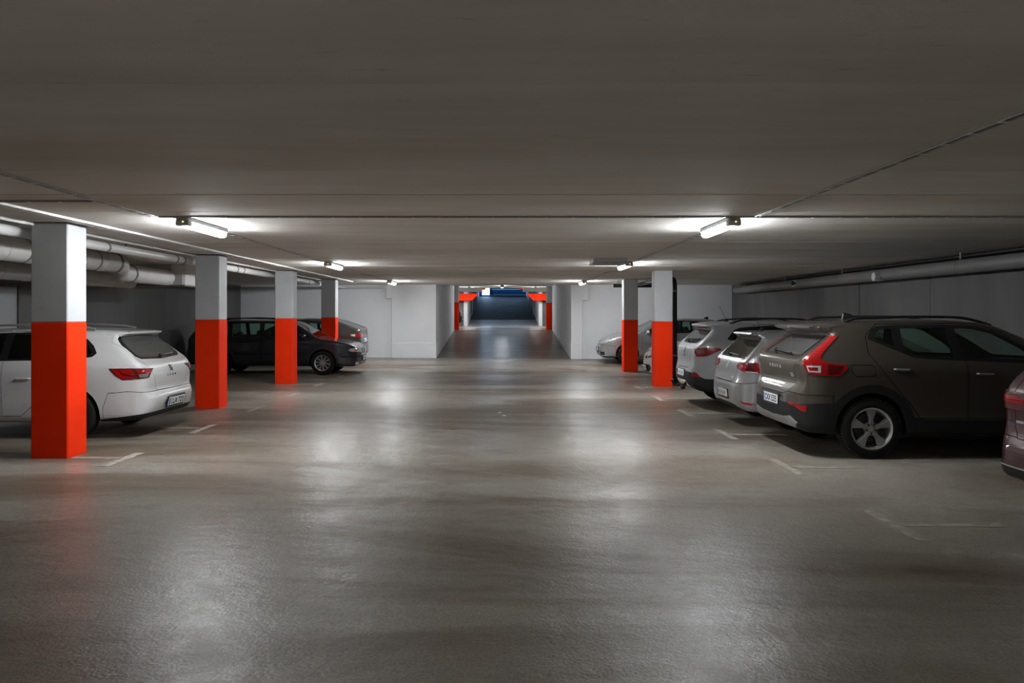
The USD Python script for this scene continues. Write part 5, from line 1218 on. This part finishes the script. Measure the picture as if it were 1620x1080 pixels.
# ---- silver hatchback at the far end of the right row, nose to the aisle
G5 = dict(L=4.204, W=.88, paint='paint_silver', xr=.74, xf=3.32, R=.315, track=.862, tw=.195, rim=.20, style='multi', glass='glass_green',
    prof=[(.35, .22), (.10, .26), (.02, .36), (.0, .50), (.03, .60), (.09, .70), (.10, .92), (.16, .99), (.42, 1.33), (.46, 1.40), (.8, 1.455), (1.4, 1.475), (1.9, 1.455), (2.3, 1.37), (2.95, 1.05), (3.08, .98), (3.55, .90), (3.9, .78), (4.09, .67), (4.17, .56), (4.204, .46), (4.18, .28), (4.05, .19), (3.6, .18)],
    sect=[(0, .17), (.68, .17), (.80, .21), (.845, .31), (.865, .46), (.87, .60), (.88, .72), (.868, .86), (.84, .95), (.81, 1.02), (.74, 1.22), (.67, 1.37), (.58, 1.44), (.36, 1.47), (0, 1.48)],
    plan=[(0, 0), (0, .46), (.03, .64), (.10, .76), (.24, .835), (.5, .872), (.9, .88), (3.3, .88), (3.75, .84), (3.98, .73), (4.13, .54), (4.19, .3), (4.204, .15), (4.204, 0)],
    taper=[(0, .88), (.4, .91), (1.0, .96), (1.7, 1), (2.3, 1), (3.1, .93), (4.2, .9)], k1=.09, k2=.07, belt=.92,
    side_glass=[([(.70, 1.02), (.84, 1.30), (1.1, 1.365), (1.6, 1.38), (2.0, 1.355), (2.35, 1.25), (2.80, 1.0), (2.2, .985), (1.2, 1.0)],
        [[(.78, 1.035), (.89, 1.275), (1.1, 1.335), (1.24, 1.34), (1.24, 1.02)], [(1.31, 1.345), (1.64, 1.35), (1.66, 1.01), (1.31, 1.02)], [(1.74, 1.35), (1.98, 1.33), (2.31, 1.22), (2.66, 1.025), (1.74, 1.01)]])],
    rear_glass=([(0, 1.0), (.60, 1.01), (.56, 1.34), (0, 1.36)], [(0, 1.03), (.55, 1.04), (.52, 1.31), (0, 1.33)], .5),
    windscreen=([(0, 1.03), (.68, 1.0), (.58, 1.36), (0, 1.40)], 2.0),
    panels=[dict(name='rear_door', reg=('side', [(1.70, .36), (1.70, 1.40), (1.1, 1.385), (.92, 1.2), (.98, .80), (1.14, .56), (1.2, .36)], .3, 1.3)),
            dict(name='front_door', reg=('side', [(1.708, .36), (1.708, 1.40), (2.0, 1.38), (2.38, 1.26), (2.86, .98), (2.88, .7), (2.78, .36)], .3, 1.3)),
            dict(name='bonnet', reg=('top', [(3.06, -.66), (3.7, -.62), (3.95, -.42), (4.07, -.22), (4.10, 0), (4.07, .22), (3.95, .42), (3.7, .62), (3.06, .66)], .58, 1.2), one=True),
            dict(name='front_bumper', reg=('side', [(4.4, .1), (4.4, .60), (4.0, .60), (3.70, .58), (3.68, .1)], -1.3, 1.3), one=True)],
    handles=[(1.15, .90), (1.9, .89)], mirror=(2.66, 1.03), seats=(2.0, 1.2, .36), seat_h=.62, fin=(.62, 1.435),
    features=[
        dict(name='headlamp', mat='lamp_clear', split=True, out=.006, reg=[('fcorner', [(.10, .66), (.20, .63), (.48, .66), (.66, .735), (.58, .80), (.30, .76), (.13, .715)], .2, 1.4, {'theta': 60})]),
        dict(name='headlamp_lens', mat='lamp_smoke', split=True, out=.0075, cut=False, inn=0, **{'in': 'headlamp'}, reg=[('fcorner', unary_union([Point(.27, .69).buffer(.032), Point(.42, .715).buffer(.036)]), .2, 1.4, {'theta': 60})]),
        dict(name='grille', mat='trim_gloss', out=-.003, reg=[('front', [(0, .60), (.40, .615), (.42, .66), (0, .66)], 3.7, 4.5, {'mirror': True})]),
        dict(name='lower_intake', mat='trim_black', out=-.006, reg=[('front', [(0, .26), (.34, .26), (.36, .38), (0, .38)], 3.7, 4.5, {'mirror': True}), ('front', [(.44, .28), (.68, .29), (.66, .38), (.44, .38)], 3.5, 4.5, {})]),
        dict(name='lower_lip', mat='cladding', out=.004, reg=[('side', [(3.72, .1), (4.4, .1), (4.4, .245), (3.72, .245)], -1.3, 1.3, {'sides': (1,)})], arch_open=True),
    ])
def g5_extra(car, B):
    roundel(car, B, 0, .645, .055, front=True)
    plate(car, B, 0, .45, '~', front=True, out=.016)
G5['extra'] = g5_extra

# ---- white hatchback half hidden behind the lit right column, nose to the aisle
CL4 = dict(L=4.06, W=.866, paint='paint_white', xr=.62, xf=3.21, R=.31, track=.85, tw=.195, rim=.20, style='multi', glass='glass_dark',
    prof=[(.35, .22), (.10, .26), (.0, .40), (.0, .56), (.06, .64), (.10, .90), (.2, .98), (.50, 1.30), (.40, 1.36), (.55, 1.40), (1.0, 1.44), (1.5, 1.448), (1.9, 1.42), (2.3, 1.31), (2.95, 1.0), (3.1, .95), (3.5, .88), (3.8, .79), (3.96, .68), (4.04, .54), (4.06, .42), (4.03, .26), (3.92, .18), (3.5, .17)],
    sect=[(0, .16), (.66, .16), (.79, .21), (.835, .31), (.85, .46), (.858, .60), (.866, .72), (.852, .85), (.82, .94), (.79, 1.0), (.72, 1.2), (.64, 1.34), (.55, 1.41), (.34, 1.44), (0, 1.45)],
    plan=[(0, 0), (0, .42), (.03, .60), (.12, .74), (.3, .82), (.6, .86), (.9, .866), (3.1, .866), (3.55, .82), (3.8, .71), (3.97, .50), (4.04, .27), (4.06, .12), (4.06, 0)],
    taper=[(0, .84), (.4, .88), (1.0, .95), (1.6, 1), (2.2, 1), (3.0, .92), (4.0, .9)], k1=.09, k2=.07, belt=.92,
    side_glass=[([(.75, 1.08), (.95, 1.27), (1.4, 1.335), (1.9, 1.32), (2.3, 1.19), (2.75, .96), (2.0, .96), (1.2, 1.0)], [[(.88, 1.09), (1.0, 1.235), (1.4, 1.30), (1.52, 1.30), (1.52, 1.01)], [(1.60, 1.30), (1.88, 1.285), (2.26, 1.165), (2.6, .985), (1.60, .985)]])],
    windscreen=([(0, 1.0), (.66, .96), (.56, 1.31), (0, 1.36)], 2.0),
    rear_glass=([(0, 1.0), (.58, 1.01), (.54, 1.30), (0, 1.32)], [(0, 1.03), (.53, 1.04), (.50, 1.27), (0, 1.29)], .55),
    panels=[dict(name='front_door', reg=('side', [(1.56, .36), (1.56, 1.36), (1.9, 1.345), (2.32, 1.21), (2.78, .95), (2.8, .7), (2.72, .36)], .3, 1.3)),
            dict(name='bonnet', reg=('top', [(2.98, -.64), (3.6, -.60), (3.86, -.40), (3.96, 0), (3.86, .40), (3.6, .60), (2.98, .64)], .62, 1.2), one=True),
            dict(name='front_bumper', reg=('side', [(4.3, .1), (4.3, .66), (3.9, .66), (3.56, .60), (3.56, .1)], -1.3, 1.3), one=True)],
    handles=[(1.75, .86)], mirror=(2.5, 1.0), mirror_mat='trim_gloss', seats=(1.95, 1.15, .34), seat_h=.60,
    features=[
        dict(name='headlamp', mat='lamp_clear', split=True, out=.006, reg=[('fcorner', [(.12, .65), (.24, .63), (.52, .68), (.70, .77), (.60, .83), (.32, .78), (.14, .72)], .2, 1.4, {'theta': 60})]),
        dict(name='grille', mat='trim_gloss', out=-.003, reg=[('front', [(0, .55), (.46, .60), (.60, .68), (.40, .66), (0, .63)], 3.5, 4.4, {'mirror': True})]),
        dict(name='lower_intake', mat='trim_black', out=-.006, reg=[('front', [(0, .24), (.42, .25), (.50, .34), (.44, .42), (0, .42)], 3.5, 4.4, {'mirror': True})]),
        dict(name='daytime_lamp', mat='lamp_clear', split=True, out=.006, reg=[('front', [(.56, .36), (.60, .36), (.62, .46), (.58, .46)], 3.3, 4.4, {})]),
    ])
def cl_extra(car, B):
    m = extr(Polygon([(0, .075), (.042, 0), (0, -.075), (-.042, 0)]).difference(Polygon([(0, .045), (.022, 0), (0, -.045), (-.022, 0)])), .012).to_mesh()
    obj('diamond_badge', on_rear(B, trimesh.Trimesh(m.vert_properties[:, :3], m.tri_verts), 0, .605, .004, True), 'chrome', car)
    plate(car, B, 0, .33, '~', front=True, out=.016)
CL4['extra'] = cl_extra

# ---- dark red SUV cut by the right edge of the picture
RS = dict(L=4.64, W=.92, paint='paint_wine', xr=1.0, xf=3.70, R=.355, track=.895, tw=.225, rim=.235, style='multi', arch=.41,
    prof=[(.5, .24), (.22, .26), (.06, .32), (.0, .42), (-.0, .52), (.04, .58), (.10, .64), (.13, .75), (.12, .95), (.13, 1.02), (.17, 1.06), (.55, 1.50), (.46, 1.56), (.40, 1.59), (.6, 1.64), (1.1, 1.68), (1.8, 1.69), (2.3, 1.65), (2.65, 1.55), (3.3, 1.18), (3.45, 1.12), (4.0, 1.06), (4.4, .95), (4.58, .8), (4.64, .6), (4.6, .38), (4.5, .27), (4.1, .24)],
    sect=[(0, .23), (.72, .23), (.84, .28), (.89, .40), (.905, .58), (.905, .75), (.92, .90), (.915, 1.0), (.89, 1.10), (.86, 1.17), (.79, 1.40), (.73, 1.56), (.64, 1.64), (.4, 1.68), (0, 1.69)],
    plan=[(0, 0), (0, .50), (.03, .68), (.09, .80), (.2, .865), (.42, .90), (.9, .92), (3.6, .92), (4.1, .88), (4.4, .78), (4.58, .55), (4.64, .25), (4.64, 0)],
    taper=[(0, .88), (.4, .91), (1.0, .96), (1.8, 1), (2.6, 1), (3.4, .93), (4.6, .9)], k1=.08, k2=.06, belt=1.04,
    side_glass=[([(.85, 1.27), (1.0, 1.50), (1.3, 1.57), (2.1, 1.575), (2.5, 1.50), (3.1, 1.16), (2.2, 1.15), (1.2, 1.20)], [[(.95, 1.28), (1.05, 1.46), (1.22, 1.525), (1.22, 1.225)], [(1.30, 1.535), (1.9, 1.545), (1.92, 1.18), (1.30, 1.22)], [(2.0, 1.545), (2.45, 1.47), (2.92, 1.185), (2.0, 1.175)]])],
    rear_glass=([(0, 1.07), (.62, 1.08), (.66, 1.12), (.58, 1.49), (0, 1.51)], [(0, 1.10), (.57, 1.11), (.60, 1.14), (.53, 1.46), (0, 1.48)], .62),
    windscreen=([(0, 1.16), (.70, 1.14), (.60, 1.55), (0, 1.60)], 2.4),
    panels=[dict(name='tailgate', reg=('rear', [(0, .62), (.58, .63), (.66, .72), (.70, 1.06), (.70, 1.14), (.62, 1.55), (.58, 1.68), (0, 1.70)], -.3, .65, {'mirror': True}), one=True),
            dict(name='rear_bumper', reg=('side', [(-.1, .2), (-.1, .66), (.16, .64), (.55, .70), (.55, .2)], -1.2, 1.2), one=True),
            dict(name='rear_door', reg=('side', [(1.95, .5), (1.95, 1.60), (1.26, 1.59), (1.10, 1.3), (1.14, 1.05), (1.34, .76), (1.5, .5)], .3, 1.3)),
            dict(name='front_door', reg=('side', [(1.958, .5), (1.958, 1.60), (2.4, 1.58), (2.6, 1.50), (3.15, 1.15), (3.2, .8), (3.1, .5)], .3, 1.3))],
    handles=[(1.35, 1.02), (2.2, 1.0)], mirror=(3.0, 1.17), wiper=((0, 1.13), (-.40, 1.12)), rails=[(.8, .62, 1.63), (.95, .62, 1.69), (1.6, .62, 1.715), (2.3, .61, 1.69), (2.6, .6, 1.60)], rail_mat='skid_silver',
    features=[
        dict(name='tail_lamp', mat='lamp_red_dark', split=True, out=.016, reg=[('corner', [(.30, .86), (.30, .985), (.42, 1.01), (.80, 1.03), (.92, .99), (.70, .90), (.5, .87)], .3, 1.4, {'theta': 60})]),
        dict(name='lamp_bar', mat='lamp_red', split=True, out=.018, cut=False, inn=0, **{'in': 'tail_lamp'}, reg=[('corner', [(.34, .94), (.42, .975), (.80, 1.0), (.84, .985), (.60, .945), (.40, .915)], .3, 1.4, {'theta': 60})]),
        dict(name='lower_cladding', mat='cladding', out=.006, reg=[('side', unary_union([ring(1.0, .355, .49), ring(3.70, .355, .49), Polygon([(-.1, .1), (4.8, .1), (4.8, .5), (4.2, .5), (3.3, .44), (1.5, .44), (.6, .42), (-.1, .40)])]), -1.3, 1.3, {'sides': (1,)})], arch_open=True),
        dict(name='skid_plate', mat='skid_silver', out=.012, cut=False, inn=.001, reg=[('rear', [(0, .2), (0, .275), (.7, .275), (.8, .2)], -.3, .5, {'mirror': True})]),
        dict(name='chrome_strip', mat='chrome', out=.010, cut=False, inn=.001, reg=[('rear', [(0, .398), (0, .412), (.86, .412), (.86, .398)], -.3, .45, {'mirror': True})]),
    ])
def rs_extra(car, B):
    m = cat(cbx(-.05, .05, -.011, .011, 0, .006, .002))
    obj('chrome_badge', on_rear(B, m, .60, .765), 'skid_silver', car, label='small grey badge')
    plate(car, B, 0, .80, '', out=.014)
RS['extra'] = rs_extra

# ---- dark red car of the upper hall
UP = dict(G7, paint='paint_wine', style='multi', extra=lambda car, B: plate(car, B, 0, .475, '', out=.014))
UP['features'] = [f for f in G7['features'] if f['name'] in ('tail_lamp', 'lower_valance')] + [dict(name='rear_skirt', mat='cladding', out=.006, reg=[('side', [(-.1, .1), (-.1, .62), (.35, .60), (.35, .1)], -1.2, 1.2, {'sides': (1,)})])]

CARS = [
    ('crossover', 'beige-grey compact SUV with tall red tail lamps, parked nose-in at the right', SUV, 3.38, 10.05, 1, .03),
    ('estate_car', 'white estate car parked nose-in behind the nearest left column', LE, -4.50, 11.05, -1, .032),
    ('hatchback', 'silver hatchback parked nose-in on the right between the beige and the pale grey car', G7, 3.40, 12.35, 1, .032),
    ('crossover', 'pale grey crossover with a tow bar and roof aerial, beside the lit right column', KJ, 3.32, 14.90, 1, .034),
    ('estate_car', 'dark navy estate car parked nose-out behind the left columns', V7, -8.53, 22.1, 1, .036),
    ('hatchback', 'dark grey hatchback with a tail spoiler, beyond the navy estate car', CV, -4.30, 25.2, -1, .04),
    ('hatchback', 'silver hatchback parked nose-out in the far right corner by the wall', G5, 7.30, 26.2, -1, .04),
    ('hatchback', 'white hatchback parked nose-out, mostly hidden behind the lit right column', CL4, 7.66, 20.3, -1, .04),
    ('crossover', 'dark red SUV cut off by the right edge of the picture', RS, 4.20, 6.05, 1, .036),
]
for nm, lb, S, X, Yc, hd, hh in CARS: make_car(nm, lb, S, X, Yc, hd, h=hh)
make_car('hatchback', 'dark red car parked in the upper hall, seen through the ramp tunnel on the left', UP, -2.42, 48.2, -1, h=.05, zf=ZT)
